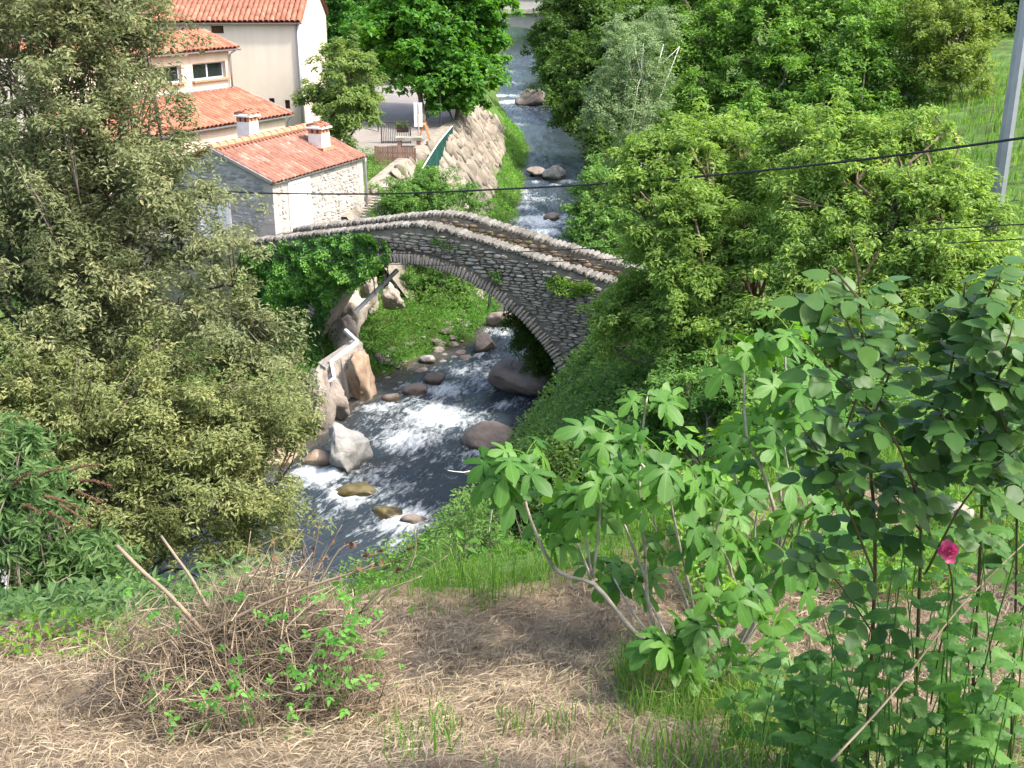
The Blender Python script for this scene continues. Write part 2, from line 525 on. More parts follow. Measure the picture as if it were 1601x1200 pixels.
def river_d(X, Y):
    """signed distance from the water's edge (negative in the river) and side (+1 right bank)"""
    sh = np.shape(X)
    X = np.ravel(X).astype(float)
    Y = np.ravel(Y).astype(float)
    best = np.full(X.shape, 1e9)
    side = np.zeros(X.shape)
    ww = np.zeros(X.shape)
    for a, b in zip(RC[:-1], RC[1:]):
        d = b[:2] - a[:2]
        l2 = d @ d
        t = np.clip(((X - a[0]) * d[0] + (Y - a[1]) * d[1]) / l2, 0, 1)
        cx, cy = a[0] + t * d[0], a[1] + t * d[1]
        dd = np.hypot(X - cx, Y - cy) - (a[2] + t * (b[2] - a[2]))
        m = dd < best
        best = np.where(m, dd, best)
        cr = d[0] * (Y - a[1]) - d[1] * (X - a[0])
        side = np.where(m, np.where(cr > 0, -1, 1), side)
        ww = np.where(m, water(cy), ww)
    return best.reshape(sh), side.reshape(sh), ww.reshape(sh)


def edgeY(X):
    return np.interp(X, [-12, -2.7, -2.2, -.85, -.36, .37, .97, 2.9, 8, 20], [5.6, 5.27, 5.2, 5.5, 5.66, 5.98, 6.3, 7.4, 8.2, 8.5])


def sst(a, b, x):
    t = np.clip((x - a) / (b - a), 0, 1)
    return t * t * (3 - 2 * t)


def height(X, Y, fine=True):
    X = np.asarray(X, float)
    Y = np.asarray(Y, float)
    d, side, w = river_d(X, Y)
    TL = np.interp(Y, [5, 20, 26, 34, 38, 42, 46, 55, 75, 120, 200], [-9.5, -9, -8.7, -8.6, -8.5, -8.2, -7.3, -7.0, -6.6, -5, -2])
    rl = np.interp(Y, [10, 20, 27, 31, 33, 36, 42, 55, 75, 150], [5, 3.5, .8, .8, 1.2, 4.2, 3.6, 3.3, 3, 5])
    front = sst(2.2, .7, (X - B0[0]) * BN[0] + (Y - B0[1]) * BN[1])          # on the near side of the old bridge
    TL = TL + (np.interp(Y, [5, 20, 26], [-9.5, -10.2, -10.9]) - TL) * front
    rl = rl + (3.0 - rl) * front
    k = np.clip(d / rl, 0, 1)
    low = sst(32.2, 33.5, Y) * sst(43, 39.5, Y) * (1 - front)
    zl = (w - .15) + (TL - (w - .15)) * (.55 * k + .45 * k * k) + .03 * np.clip(d - 25, 0, 60)
    zlow = w - .1 + .16 * np.clip(d, 0, 4) + (TL - w - .5) * sst(3.9, 5.2, d)
    zl = zl + (zlow - zl) * low
    TR = np.interp(Y, [0, 14, 20, 28, 45, 70, 150, 250], [-9.3, -9.2, -8.6, -7.8, -7.2, -6, -3, 2]) + np.interp(Y, [10, 20, 30, 45, 70], [.22, .25, .25, .17, .15]) * np.clip(X - 3.5, 0, 60)
    rr = np.interp(Y, [10, 20, 28, 34, 45, 80], [4.5, 4.5, 2.4, 3, 4, 5])
    k = np.clip(d / rr, 0, 1)
    zr = (w - .15) + (TR - (w - .15)) * (.5 * k + .5 * k ** .6)
    zin = w - .15 - .35 * np.clip(-d / 1.0, 0, 1.2)
    z = np.where(d < 0, zin, np.where(side > 0, zr, zl))
    # the terrace in front of the camera
    e = edgeY(X)
    zt = np.interp(Y, [-30, -3, 0, 2.2, 4.6, 6.2, 40], [-.5, -1.3, -1.6, -2.45, -3.25, -3.4, -3.5])
    zt = zt + .04 * np.clip(X - 1.5, 0, 6) * sst(1, 4, Y)
    over = np.clip(Y - e, 0, None)
    zt = zt - np.where(over < 1.3, over ** 2 / 2.6 * .9, .585 + (over - 1.3) * 1.25)
    z = np.maximum(z, zt)
    # valley end
    z = z + 28 * sst(175, 330, Y) + 14 * sst(60, 160, np.abs(X))
    if fine:
        P = np.stack([np.ravel(X), np.ravel(Y), np.zeros(X.size)], 1)
        n = fbm(P * .55, 4).reshape(X.shape) * .13 + fbm(P * 3.1, 3).reshape(X.shape) * .035
        flat = np.where((side < 0) & (Y > 42) & (d > 3.4), .15, 1.0)
        z = z + n * flat * np.where(d < 0, .4, 1)
    return z


def h1(x, y):
    return float(height(np.array([x]), np.array([y]))[0])


def axis(segs):
    out = []
    for a, b, s in segs:
        out += list(np.arange(a, b, s))
    return np.array(out + [segs[-1][1]])


gx = axis([(-160, -60, 8), (-60, -24, 2.5), (-24, -12, .8), (-12, -6, .3), (-6, 6, .2), (6, 14, .35), (14, 30, 1.0), (30, 60, 2.5), (60, 160.01, 8)])
gy = axis([(-30, -4, 3), (-4, 2, .5), (2, 8, .12), (8, 18, .3), (18, 36, .22), (36, 64, .4), (64, 130, .9), (130, 200, 2.5), (200, 420.01, 9)])
GX, GY = np.meshgrid(gx, gy)
GZ = height(GX, GY)
nx, ny = len(gx), len(gy)
ge = Geo()
idx = np.arange(nx * ny).reshape(ny, nx)
Qs = np.stack([idx[:-1, :-1], idx[:-1, 1:], idx[1:, 1:], idx[1:, :-1]], -1).reshape(-1, 4)
cx = (GX[:-1, :-1] + GX[1:, 1:]).ravel() / 2
cy = (GY[:-1, :-1] + GY[1:, 1:]).ravel() / 2
zone = np.where(cy < edgeY(cx) + .25, 1.0, 0.0)
ge.add(np.stack([GX, GY, GZ], -1).reshape(-1, 3), Qs, tint=zone)

m, nt, N, L = newmat('ground')
a_ = N.new('ShaderNodeAttribute')
a_.attribute_name = 'tint'
r1 = ramp(N, [(0, g(.06, .045, .03)), (.35, g(.14, .104, .068)), (.7, g(.225, .172, .113)), (1, g(.30, .24, .165))])
L.new(mathn(N, L, 'MULTIPLY_ADD', noise_n(N, L, 7, 8, .7), 1.8, -.4), r1.inputs[0])
r2 = ramp(N, [(0, g(.09, .07, .04)), (.35, g(.05, .08, .02)), (.6, g(.08, .15, .03)), (1, g(.16, .22, .06))])
L.new(mathn(N, L, 'MULTIPLY_ADD', noise_n(N, L, 1.1, 8, .68), 1.9, -.45), r2.inputs[0])
mx = N.new('ShaderNodeMix')
mx.data_type = 'RGBA'
L.new(a_.outputs['Fac'], mx.inputs['Factor'])
L.new(r2.outputs[0], mx.inputs[6])
L.new(r1.outputs[0], mx.inputs[7])
b = N.new('ShaderNodeBsdfPrincipled')
b.inputs['Roughness'].default_value = .95
b.inputs['Specular IOR Level'].default_value = .15
L.new(mx.outputs[2], b.inputs['Base Color'])
bn = N.new('ShaderNodeBump')
bn.inputs['Strength'].default_value = .8
bn.inputs['Distance'].default_value = .05
L.new(noise_n(N, L, 14, 6, .7), bn.inputs['Height'])
L.new(bn.outputs[0], b.inputs['Normal'])
o = N.new('ShaderNodeOutputMaterial')
L.new(b.outputs[0], o.inputs[0])
M['ground'] = m
ground = obj('ground', ge, M['ground'], smooth=True)
tag(ground, 'valley ground with banks, meadow slope and mown straw terrace', 'ground', kind='structure')

# ---- river
FOAM = [(680, 655, 1.0, .9), (640, 690, .9, .75), (700, 610, .7, .7), (650, 605, .5, .5), (745, 600, .6, .5), (770, 570, .6, .45), (850, 640, .8, .3), (800, 630, .5, .35),
        (500, 745, .8, .8), (545, 775, .6, .8), (575, 770, .4, .7), (640, 815, .7, .75), (600, 640, .4, .6), (620, 850, .7, .35), (720, 660, .8, .55), (780, 520, .6, .5),
        (840, 345, 1.2, 1.0), (850, 362, .8, .8), (820, 325, .7, .6), (880, 340, .8, .5), (815, 300, .8, .5), (895, 285, .8, .6), (800, 160, 1.3, .75), (790, 150, 1.2, .7), (815, 185, 1.2, .55), (805, 195, 1.2, .4),
        (800, 130, 1.4, .55), (835, 145, 1.2, .5), (800, 112, 1.8, .55), (150, 1000, .8, .8), (120, 985, .6, .7), (190, 930, .7, .55), (640, 560, .4, .3), (665, 650, 2.1, .42), (560, 765, 1.7, .38), (630, 815, 1.4, .36), (750, 585, 1.6, .42), (845, 350, 1.8, .5), (820, 310, 2, .36), (810, 170, 3, .42), (690, 720, 1.6, .26)] + [(u_, v_, .38, .55) for u_, v_ in ((790, 634), (845, 632), (740, 712), (775, 716), (520, 748), (560, 788), (600, 820), (645, 830), (745, 558), (785, 524), (868, 290), (838, 284), (862, 352), (650, 626), (612, 634), (682, 610), (580, 640))]
FP = []
for u, v, r, s in FOAM:
    z = -11.8
    for _ in range(8):
        p = onz(u, v, z)
        z = float(water(p[1]))
    FP.append((p[0], p[1], r, s))

seg = np.hypot(np.diff(RC[:, 0]), np.diff(RC[:, 1]))
S = np.concatenate([[0], np.cumsum(seg)])
# stations, denser near the camera
ss = []
s_ = S[np.argmin(np.abs(RC[:, 0] + 26))]
while s_ < S[-1] - 1:
    ss.append(s_)
    yy = np.interp(s_, S, RC[:, 1])
    s_ += (.4 if np.interp(s_, S, RC[:, 0]) < -12 else .08) if yy < 40 else .14 if yy < 62 else .3 if yy < 125 else 1.0
ss = np.array(ss)
cxs, cys, hws = [np.interp(ss, S, RC[:, k]) for k in range(3)]
tx, ty = np.gradient(cxs), np.gradient(cys)
for arr_ in range(12):
    tx[1:-1] = (tx[:-2] + tx[1:-1] * 2 + tx[2:]) / 4
    ty[1:-1] = (ty[:-2] + ty[1:-1] * 2 + ty[2:]) / 4
tl = np.hypot(tx, ty)
tx, ty = tx / tl, ty / tl
NT = 54
tt = np.linspace(-1, 1, NT)
WX = cxs[:, None] + ty[:, None] * tt[None, :] * (hws[:, None] + .55)
WY = cys[:, None] - tx[:, None] * tt[None, :] * (hws[:, None] + .55)
foam = np.zeros_like(WX)
for (fx, fy, r, s) in FP:
    e2 = ((WX - fx) ** 2 + ((WY - fy) / 1.0) ** 2) / (r * r)
    foam = np.maximum(foam, s * np.exp(-e2 * .9))
PW = np.stack([WX.ravel(), WY.ravel(), np.zeros(WX.size)], 1)
FL = np.stack([np.repeat(ss, NT) * .55, np.tile(tt, len(ss)) * np.repeat(hws, NT) * 1.5, np.zeros(WX.size)], 1)
wz = fbm(FL * 2.0, 4).reshape(WX.shape) * .06 + fbm(FL * 7, 3).reshape(WX.shape) * (.008 + .05 * foam) + foam * .07
tur = np.clip(1 - np.abs(fbm(FL * 3.2 + 9, 4).reshape(WX.shape)) * 2.2, 0, 1)
WZ = water(WY) + wz + tur * foam * .10
gw = Geo()
idx = np.arange(WX.size).reshape(WX.shape)
Qs = np.stack([idx[:-1, :-1], idx[1:, :-1], idx[1:, 1:], idx[:-1, 1:]], -1).reshape(-1, 4)
gw.add(np.stack([WX, WY, WZ], -1).reshape(-1, 3), Qs)
mw, nt, N, L = newmat('river_water')
fa = N.new('ShaderNodeAttribute')
fa.attribute_name = 'foam'
fc = N.new('ShaderNodeAttribute')
fc.attribute_name = 'flow'
n1 = noise_n(N, L, 2.6, 8, .68, fc.outputs['Vector'], 1.2)
n2 = noise_n(N, L, 9.0, 8, .7, fc.outputs['Vector'], .6)
f = mathn(N, L, 'MULTIPLY_ADD', n1, 1.7, mathn(N, L, 'MULTIPLY_ADD', n2, 1.2, -1.55))      # about -.1 +- .3
f = mathn(N, L, 'ADD', f, mathn(N, L, 'MULTIPLY_ADD', fa.outputs['Fac'], 1.15, -.2))
f = mathn(N, L, 'MULTIPLY', f, 1.5, clamp=True)
wb = N.new('ShaderNodeBsdfPrincipled')
r3 = ramp(N, [(0, g(.018, .024, .024)), (.5, g(.028, .04, .05)), (1, g(.05, .055, .05))])
L.new(noise_n(N, L, .9, 5, .6, fc.outputs['Vector']), r3.inputs[0])
ed = N.new('ShaderNodeAttribute')
ed.attribute_name = 'shallow'
sb_ = N.new('ShaderNodeMix')
sb_.data_type = 'RGBA'
L.new(mathn(N, L, 'MULTIPLY', ed.outputs['Fac'], mathn(N, L, 'MULTIPLY_ADD', noise_n(N, L, 3.0, 5, .6), 1.6, -.2, clamp=True)), sb_.inputs['Factor'])
L.new(r3.outputs[0], sb_.inputs[6])
sb_.inputs[7].default_value = (.10, .075, .042, 1)
L.new(sb_.outputs[2], wb.inputs['Base Color'])
wb.inputs['Roughness'].default_value = .12
wb.inputs['IOR'].default_value = 1.33
wb.inputs['Specular IOR Level'].default_value = .4
bn = N.new('ShaderNodeBump')
bn.inputs['Strength'].default_value = .9
bn.inputs['Distance'].default_value = .07
L.new(noise_n(N, L, 6, 6, .62, fc.outputs['Vector'], .4), bn.inputs['Height'])
L.new(bn.outputs[0], wb.inputs['Normal'])
fb = N.new('ShaderNodeBsdfPrincipled')
r4 = ramp(N, [(0, g(.25, .30, .32)), (.5, g(.55, .59, .60)), (1, g(.8, .82, .83))])
L.new(n2, r4.inputs[0])
L.new(r4.outputs[0], fb.inputs['Base Color'])
fb.inputs['Roughness'].default_value = .6
bn2 = N.new('ShaderNodeBump')
bn2.inputs['Strength'].default_value = .8
bn2.inputs['Distance'].default_value = .06
L.new(n2, bn2.inputs['Height'])
L.new(bn2.outputs[0], fb.inputs['Normal'])
ms = N.new('ShaderNodeMixShader')
L.new(f, ms.inputs[0])
L.new(wb.outputs[0], ms.inputs[1])
L.new(fb.outputs[0], ms.inputs[2])
o = N.new('ShaderNodeOutputMaterial')
L.new(ms.outputs[0], o.inputs[0])
river = obj('river', gw, mw, smooth=True)
at1 = river.data.attributes.new('foam', 'FLOAT', 'POINT')
at1.data.foreach_set('value', foam.ravel().astype(np.float32))
at3 = river.data.attributes.new('shallow', 'FLOAT', 'POINT')
at3.data.foreach_set('value', np.tile(sst(.55, .95, np.abs(tt)), len(ss)).astype(np.float32))
at2 = river.data.attributes.new('flow', 'FLOAT_VECTOR', 'POINT')
at2.data.foreach_set('vector', FL.astype(np.float32).ravel())
tag(river, 'dark blue mountain river with white rapids', 'river', kind='structure')

# ------------------------------------------------------------------ stone templates
TEMPL = {}


def stone_mesh(key, matname, rng, rough=.12, depth=1.0):
    """unit stone: x,z in -.5..+.5, the face at y=-.5*depth (outwards -y); irregular octagon with a chamfer"""
    n = 8
    th = np.arange(n) * 2 * math.pi / n + math.pi / 8
    sup = 1.0 / np.maximum(np.abs(np.cos(th)), np.abs(np.sin(th)))
    r = .5 * sup * (1 - rng.rand(n) * rough * 1.4)
    r = np.minimum(r, .56)
    x, z = r * np.cos(th), r * np.sin(th)
    x, z = np.clip(x, -.5, .5), np.clip(z, -.5, .5)
    V = []
    for k in range(n):
        V.append((x[k], .5, z[k]))
    for k in range(n):
        V.append((x[k], -.25 + rng.rand() * .12, z[k]))
    for k in range(n):
        V.append((x[k] * .84, -.44 - rng.rand() * .1, z[k] * .8))
    V.append((rng.uniform(-.1, .1), -.5 - rng.rand() * .08, rng.uniform(-.1, .1)))
    Q, T = [], []
    for k in range(n):
        k2 = (k + 1) % n
        Q.append((k, k2, n + k2, n + k))
        Q.append((n + k, n + k2, 2 * n + k2, 2 * n + k))
        T.append((2 * n + k, 2 * n + k2, 3 * n))
    gg = Geo()
    gg.add(V, Q, T)
    me = gg.mesh(key)
    me.materials.append(M[matname])
    return me


def templ(matname, k=10, rough=.16):
    key = (matname, rough)
    if key not in TEMPL:
        rng = np.random.RandomState(abs(hash(matname)) % 1000 if False else sum(map(ord, matname)))
        TEMPL[key] = [stone_mesh('stone', matname, rng, rough) for _ in range(k)]
    return TEMPL[key]


def pack(x0, x1, z0, z1, hr, lr, rng):
    """courses of uneven stones: (xc, zc, w, h)"""
    out = []
    z = z0
    while z < z1 - .02:
        h = min(rng.uniform(*hr), z1 - z)
        x = x0 - rng.rand() * lr[0]
        while x < x1:
            l = rng.uniform(*lr)
            if rng.rand() < .28 and h > hr[0] * 1.3:
                hh = h * rng.uniform(.4, .6)
                out.append((x + l / 2, z + hh / 2, l * .97, hh * .95))
                out.append((x + l / 2, z + hh + (h - hh) / 2, l * .97, (h - hh) * .95))
            else:
                out.append((x + l / 2 + 0, z + h / 2 + rng.uniform(-.1, .1) * h, l * .97, h * .96))
            x += l
        z += h
    return out


def lay(name, items, place, parent, mat, depth, rng, limit=290, stuffname=None, tilt=.03):
    """items (x,z,w,h); place(x,z)->world point, with .ex,.out; past the limit they join into one stuff part"""
    tm = templ(mat)
    items = sorted(items, key=lambda t: -t[2] * t[3])
    ex, out = place.ex, place.out
    rest = Geo()
    for k, (x, z, w, h) in enumerate(items):
        P = place(x, z) + out * rng.uniform(-.012, .02)
        a = rng.uniform(-tilt, tilt)
        e1 = ex * math.cos(a) + UP * math.sin(a)
        e3 = np.cross(-out, e1) * -1 if False else -ex * math.sin(a) + UP * math.cos(a)
        if k < limit:
            inst(name, tm[rng.randint(len(tm))], parent, P, e1, -out, e3, (w, depth, h))
        else:
            me = tm[rng.randint(len(tm))]
            V = np.array([v.co[:] for v in me.vertices])
            V = P + V[:, :1] * w * e1 + V[:, 1:2] * depth * (-out) + V[:, 2:3] * h * e3
            rest.add(V, [p.vertices[:] for p in me.polygons if len(p.vertices) == 4], [p.vertices[:] for p in me.polygons if len(p.vertices) == 3])
    if rest.n:
        obj(stuffname or name + '_infill', rest, M[mat], parent, kind='stuff')


class Plane:
    def __init__(self, o, ex, out):
        self.o, self.ex, self.out = np.asarray(o, float), unit(ex), unit(out)

    def __call__(self, x, z):
        p = self.o + self.ex * x
        return np.array([p[0], p[1], z])


# ------------------------------------------------------------------ the old arch bridge
BW = 2.0
TC, ZC, RR = -.44, -13.2, 5.4
bridge = thing('arch_bridge', 'old hump-backed stone arch bridge over the river', 'bridge', (B0[0], B0[1], -11.6))


def bp(t, w, z):
    p = B0 + BE * t + BN * w
    return np.array([p[0], p[1], z])


def partop(t):                                        # top of the coping
    t = np.asarray(t, float)
    return -6.62 - np.where(t < 0, .19, .196) * (np.sqrt(t * t + .25) - .5) - .0 * t


def arch(t):                                          # intrados
    t = np.asarray(t, float)
    r = ZC + np.sqrt(np.clip(RR ** 2 - (t - TC) ** 2, 0, None))
    l = -11.9 + 4.1 * np.sqrt(np.clip(1 - ((t - TC) / 3.9) ** 2, 0, None))
    return np.where(t < TC, l, r)


TA, TB = TC - 3.89, TC + math.sqrt(RR ** 2 - (ZC + 11.95) ** 2)
core = Geo()
ts = np.concatenate([np.linspace(-8.5, TA, 8)[:-1], np.linspace(TA, TB, 60), np.linspace(TB, 9.5, 8)[1:]])
lowz = np.where((ts > TA - 1e-6) & (ts < TB + 1e-6), arch(ts), -12.2)
dk = partop(ts) - .62
CH = .04                                              # the stones stand proud of the core by this much
vn = []
for t, lz, hz in zip(ts, lowz, dk):
    vn += [bp(t, CH, lz), bp(t, CH, hz), bp(t, BW - CH, hz), bp(t, BW - CH, lz)]
nn = len(ts)
Q = []
for k in range(nn - 1):
    a, b_ = 4 * k, 4 * (k + 1)
    for j in range(4):
        j2 = (j + 1) % 4
        Q.append((a + j, a + j2, b_ + j2, b_ + j))
core.add(np.array(vn), Q)
obj('core', core, M['mortar'], bridge)
# parapet cores
for w0, nm in ((CH, 'parapet'), (BW - .36, 'parapet')):
    pg = Geo()
    V, Q = [], []
    for t in ts:
        hz = float(partop(t)) - .14
        for w_, z_ in ((w0, hz - .75), (w0, hz), (w0 + .32, hz), (w0 + .32, hz - .75)):
            V.append(bp(t, w_, z_))
    for k in range(nn - 1):
        for j in range(4):
            j2 = (j + 1) % 4
            Q.append((4 * k + j, 4 * k + j2, 4 * k + 4 + j2, 4 * k + 4 + j))
    pg.add(V, Q)
    par = obj(nm, pg, M['mortar'], bridge)
    # coping stones, upright slabs
    rng = np.random.RandomState(5 if w0 < 1 else 6)
    tm = templ('coping')
    t = -7.0 if w0 < 1 else -5.5
    while t < 8.5:
        wdt = rng.uniform(.06, .17)
        hz = float(partop(t + wdt / 2))
        sl_ = float(partop(t + .1) - partop(t)) / .1
        e1 = unit(BE + UP * sl_ + UP * rng.uniform(-.1, .1))
        e3 = unit(UP - BE * (sl_ + rng.uniform(-.12, .12)))
        hh = rng.uniform(.16, .21)
        # slab: its broad face looks along the bridge; x of template = along, y = across, z = up
        inst('coping_stone', tm[rng.randint(len(tm))], par, bp(t + wdt / 2, w0 + .15 + rng.uniform(-.025, .025), hz - hh / 2 + .015 + rng.uniform(-.012, .012)), e1, BN, e3,
             (wdt * 1.12, rng.uniform(.34, .44), hh))
        t += wdt
rng = np.random.RandomState(11)
# arch ring
tm = templ('voussoir')
th_l = []
nseg = 1200
tq = np.concatenate([TC - 3.89 * np.cos(np.linspace(0.02, math.pi / 2, nseg)), TC + RR * np.sin(np.linspace(0, math.asin((TB - TC) / RR), nseg))[1:]])
zq = arch(tq)
sq = np.concatenate([[0], np.cumsum(np.hypot(np.diff(tq), np.diff(zq)))])
for face in (0, 1):
    s_ = .05
    while s_ < sq[-1] - .05:
        wd = rng.uniform(.07, .13)
        t = np.interp(s_ + wd / 2, sq, tq)
        z = np.interp(s_ + wd / 2, sq, zq)
        t2 = np.interp(s_ + wd / 2 + .05, sq, tq)
        z2 = np.interp(s_ + wd / 2 + .05, sq, zq)
        tan = unit(BE * (t2 - t) + UP * (z2 - z))
        out = -BN if face == 0 else BN
        nor = unit(np.cross(BN, tan))
        if nor[2] < 0:
            nor = -nor
        dpt = rng.uniform(.3, .42)
        if face == 1 and (t < -1 or rng.rand() < .0):
            s_ += wd
            continue
        P = bp(t, .09 if face == 0 else BW - .09, z) + nor * (dpt / 2 - .03)
        inst('voussoir', tm[rng.randint(len(tm))], bridge, P, tan, -out, nor, (wd * .96, .30, dpt))
        s_ += wd
# face stones
items = [it for it in pack(-7.6, 8.5, -11.9, -6.7, (.055, .12), (.14, .42), rng)]
near = []
for (x, z, w, h) in items:
    if z + h * .3 > float(partop(x)) - .25:
        continue
    inside = TA < x < TB
    if inside:
        # distance above the ring
        if x >= TC and math.hypot(x - TC, z - ZC) < RR + .40:
            continue
        if x < TC and ((x - TC) / 4.28) ** 2 + ((z + 11.9) / 4.5) ** 2 < 1 and z > -11.9:
            continue
    elif abs(x - TB) < .45 and z < -10.5 and math.hypot(x - TC, z - ZC) < RR + .40:
        continue
    if x < -2.6 and (x < -5.5 or z < -9.5):
        continue
    near.append((x, z, w, h))
near = near[:]
lay('stone', near, Plane(bp(0, .06, 0), BE, -BN), bridge, 'slate', .16, rng, 300, 'small_stones')
# inner face of the far parapet (looks towards the camera)
far = [it for it in pack(-4.5, 8, -8.9, -6.7, (.06, .12), (.14, .36), rng) if float(partop(it[0])) - .72 < it[1] < float(partop(it[0])) - .22]
lay('parapet_stone', far, Plane(bp(0, BW - .37, 0), BE, -BN), bridge, 'slate_moss', .12, rng, 290, 'small_parapet_stones')
# deck cobbles
dg = Geo()
for k in range(len(ts) - 1):
    z0_, z1_ = float(dk[k]) + .012, float(dk[k + 1]) + .012
    V = [bp(ts[k], .36, z0_), bp(ts[k + 1], .36, z1_), bp(ts[k + 1], BW - .37, z1_), bp(ts[k], BW - .37, z0_)]
    dg.add(V, [(0, 1, 2, 3)])
obj('deck', dg, M['step'], bridge)

# soffit slabs: courses running through the barrel, visible from below
sg = Geo()
rng = np.random.RandomState(21)
s_ = .05
while s_ < sq[-1] - .05:
    wd = rng.uniform(.10, .16)
    t = np.interp(s_ + wd / 2, sq, tq)
    z = np.interp(s_ + wd / 2, sq, zq)
    t2 = np.interp(s_ + wd / 2 + .05, sq, tq)
    z2 = np.interp(s_ + wd / 2 + .05, sq, zq)
    tan = unit(BE * (t2 - t) + UP * (z2 - z))
    nor = unit(np.cross(BN, tan))
    if nor[2] < 0:
        nor = -nor
    w_ = .26
    while w_ < BW - .3:
        l = min(rng.uniform(.25, .5), BW - .26 - w_)
        sg.box(bp(t, w_ + l / 2, z) - nor * rng.uniform(.0, .025) + nor * .02, tan, BN, nor, (wd * .92, l * .95, .08))
        w_ += l
    s_ += wd
obj('soffit_stones', sg, M['voussoir'], bridge, kind='stuff')
# ------------------------------------------------------------------ houses


def tile_mesh(matname):
    gg = Geo()
    n = 6
    V = []
    for y, r in ((0, .108), (.42, .088)):
        for k in range(n + 1):
            a = math.pi * k / n
            V.append((r * math.cos(a), y, r * .82 * math.sin(a)))
        for k in range(n + 1):
            a = math.pi * k / n
            V.append(((r - .014) * math.cos(a), y, (r - .014) * .82 * math.sin(a) - .002))
    Q = []
    m_ = 2 * (n + 1)
    for k in range(n):
        Q.append((k, k + 1, m_ + k + 1, m_ + k))
        Q.append((n + 1 + k, m_ + n + 1 + k, m_ + n + 2 + k, n + 2 + k))
        Q.append((k, n + 1 + k, n + 2 + k, k + 1))
    gg.add(V, Q)
    me = gg.mesh('roof_tile', smooth=True)
    me.materials.append(M[matname])
    return me


def roof(parent, A, ex, es, W, Ls, matname, rng, over=.12, spacing=.205, step=.34, limit=300, skip=None):
    """clay barrel tile slope: A eave corner, ex along the eave, es up the slope"""
    A, ex, es = np.asarray(A, float), unit(ex), unit(es)
    nz = unit(np.cross(ex, es))
    if nz[2] < 0:
        nz = -nz
    bd = Geo()
    c = A + ex * W / 2 + es * Ls / 2 - nz * .05
    bd.box(c, ex, es, nz, (W, Ls, .06))
    rb = obj('roof', bd, M['under'], parent)
    me = tile_mesh(matname)
    pan = Geo()
    nc = int(W / spacing)
    nr = int(Ls / step)
    cells = [(r, c_) for r in range(nr) for c_ in range(nc)]
    rest = Geo()
    Vt = np.array([v.co[:] for v in me.vertices])
    Qt = [p.vertices[:] for p in me.polygons]
    for k, (r, c_) in enumerate(cells):
        P = A + ex * ((c_ + .5) * W / nc + rng.uniform(-.008, .008)) + es * (r * step - over + rng.uniform(-.012, .012)) + nz * (.035 + rng.uniform(0, .01))
        if skip is not None and skip((c_ + .5) * W / nc, r * step):
            continue
        e2 = unit(es + nz * .05 + ex * rng.uniform(-.02, .02))
        e1 = unit(np.cross(e2, nz))
        if k < limit:
            inst('roof_tile', me, rb, P, e1, e2, np.cross(e1, e2), (1, 1, 1))
        else:
            rest.add(P + Vt[:, :1] * e1 + Vt[:, 1:2] * e2 + Vt[:, 2:] * np.cross(e1, e2), Qt)
    # channel tiles between the cover tiles, seen only as strips
    for c_ in range(nc + 1):
        P = A + ex * (c_ * W / nc)
        V = []
        for s_ in (-over * .6, Ls):
            for dx, dz in ((-.06, .02), (-.03, -.005), (.03, -.005), (.06, .02)):
                V.append(P + es * s_ + ex * dx + nz * dz)
        pan.add(V, [(0, 1, 5, 4), (1, 2, 6, 5), (2, 3, 7, 6)])
    obj('channel_tiles', pan, M[matname], rb)
    if rest.n:
        obj('upper_tiles', rest, M[matname], rb, kind='stuff')
    return rb


def wall(parent, pl, x0, x1, z0, z1, mat, holes=(), depth=.18, name='wall', ztop=None):
    """a wall face with real openings; holes (xa, xb, za, zb) get reveals"""
    gg = Geo()
    xs = sorted(set([x0, x1] + [h[0] for h in holes] + [h[1] for h in holes]))
    zs = sorted(set([z0, z1] + [h[2] for h in holes] + [h[3] for h in holes]))
    for xa, xb in zip(xs[:-1], xs[1:]):
        for za, zb in zip(zs[:-1], zs[1:]):
            if any(h[0] <= xa and xb <= h[1] and h[2] <= za and zb <= h[3] for h in holes):
                continue
            gg.add([pl(xa, za), pl(xb, za), pl(xb, zb), pl(xa, zb)], [(0, 1, 2, 3)])
    if ztop is not None:
        gg.add([pl(x0, z1), pl(x1, z1), pl(*ztop)], T=[(0, 1, 2)])
    for (xa, xb, za, zb) in holes:
        c = [(xa, za), (xb, za), (xb, zb), (xa, zb)]
        for k in range(4):
            p, q = c[k], c[(k + 1) % 4]
            gg.add([pl(*p), pl(*q), pl(*q) - pl.out * depth, pl(*p) - pl.out * depth], [(0, 1, 2, 3)])
    return obj(name, gg, M[mat], parent)


def hit(pl, u, v):
    """pixel -> (x, z) on a vertical plane"""
    d = ray(u, v)
    s = (pl.o @ pl.out) / (d @ pl.out)
    P = d * s
    return float((P - pl.o) @ pl.ex), float(P[2])


mg, nt, N, L = newmat('window_glass')
gb = N.new('ShaderNodeBsdfPrincipled')
gb.inputs['Base Color'].default_value = (.015, .02, .02, 1)
gb.inputs['Roughness'].default_value = .04
gb.inputs['Specular IOR Level'].default_value = .6
go_ = N.new('ShaderNodeOutputMaterial')
L.new(gb.outputs[0], go_.inputs[0])
M['glass'] = mg


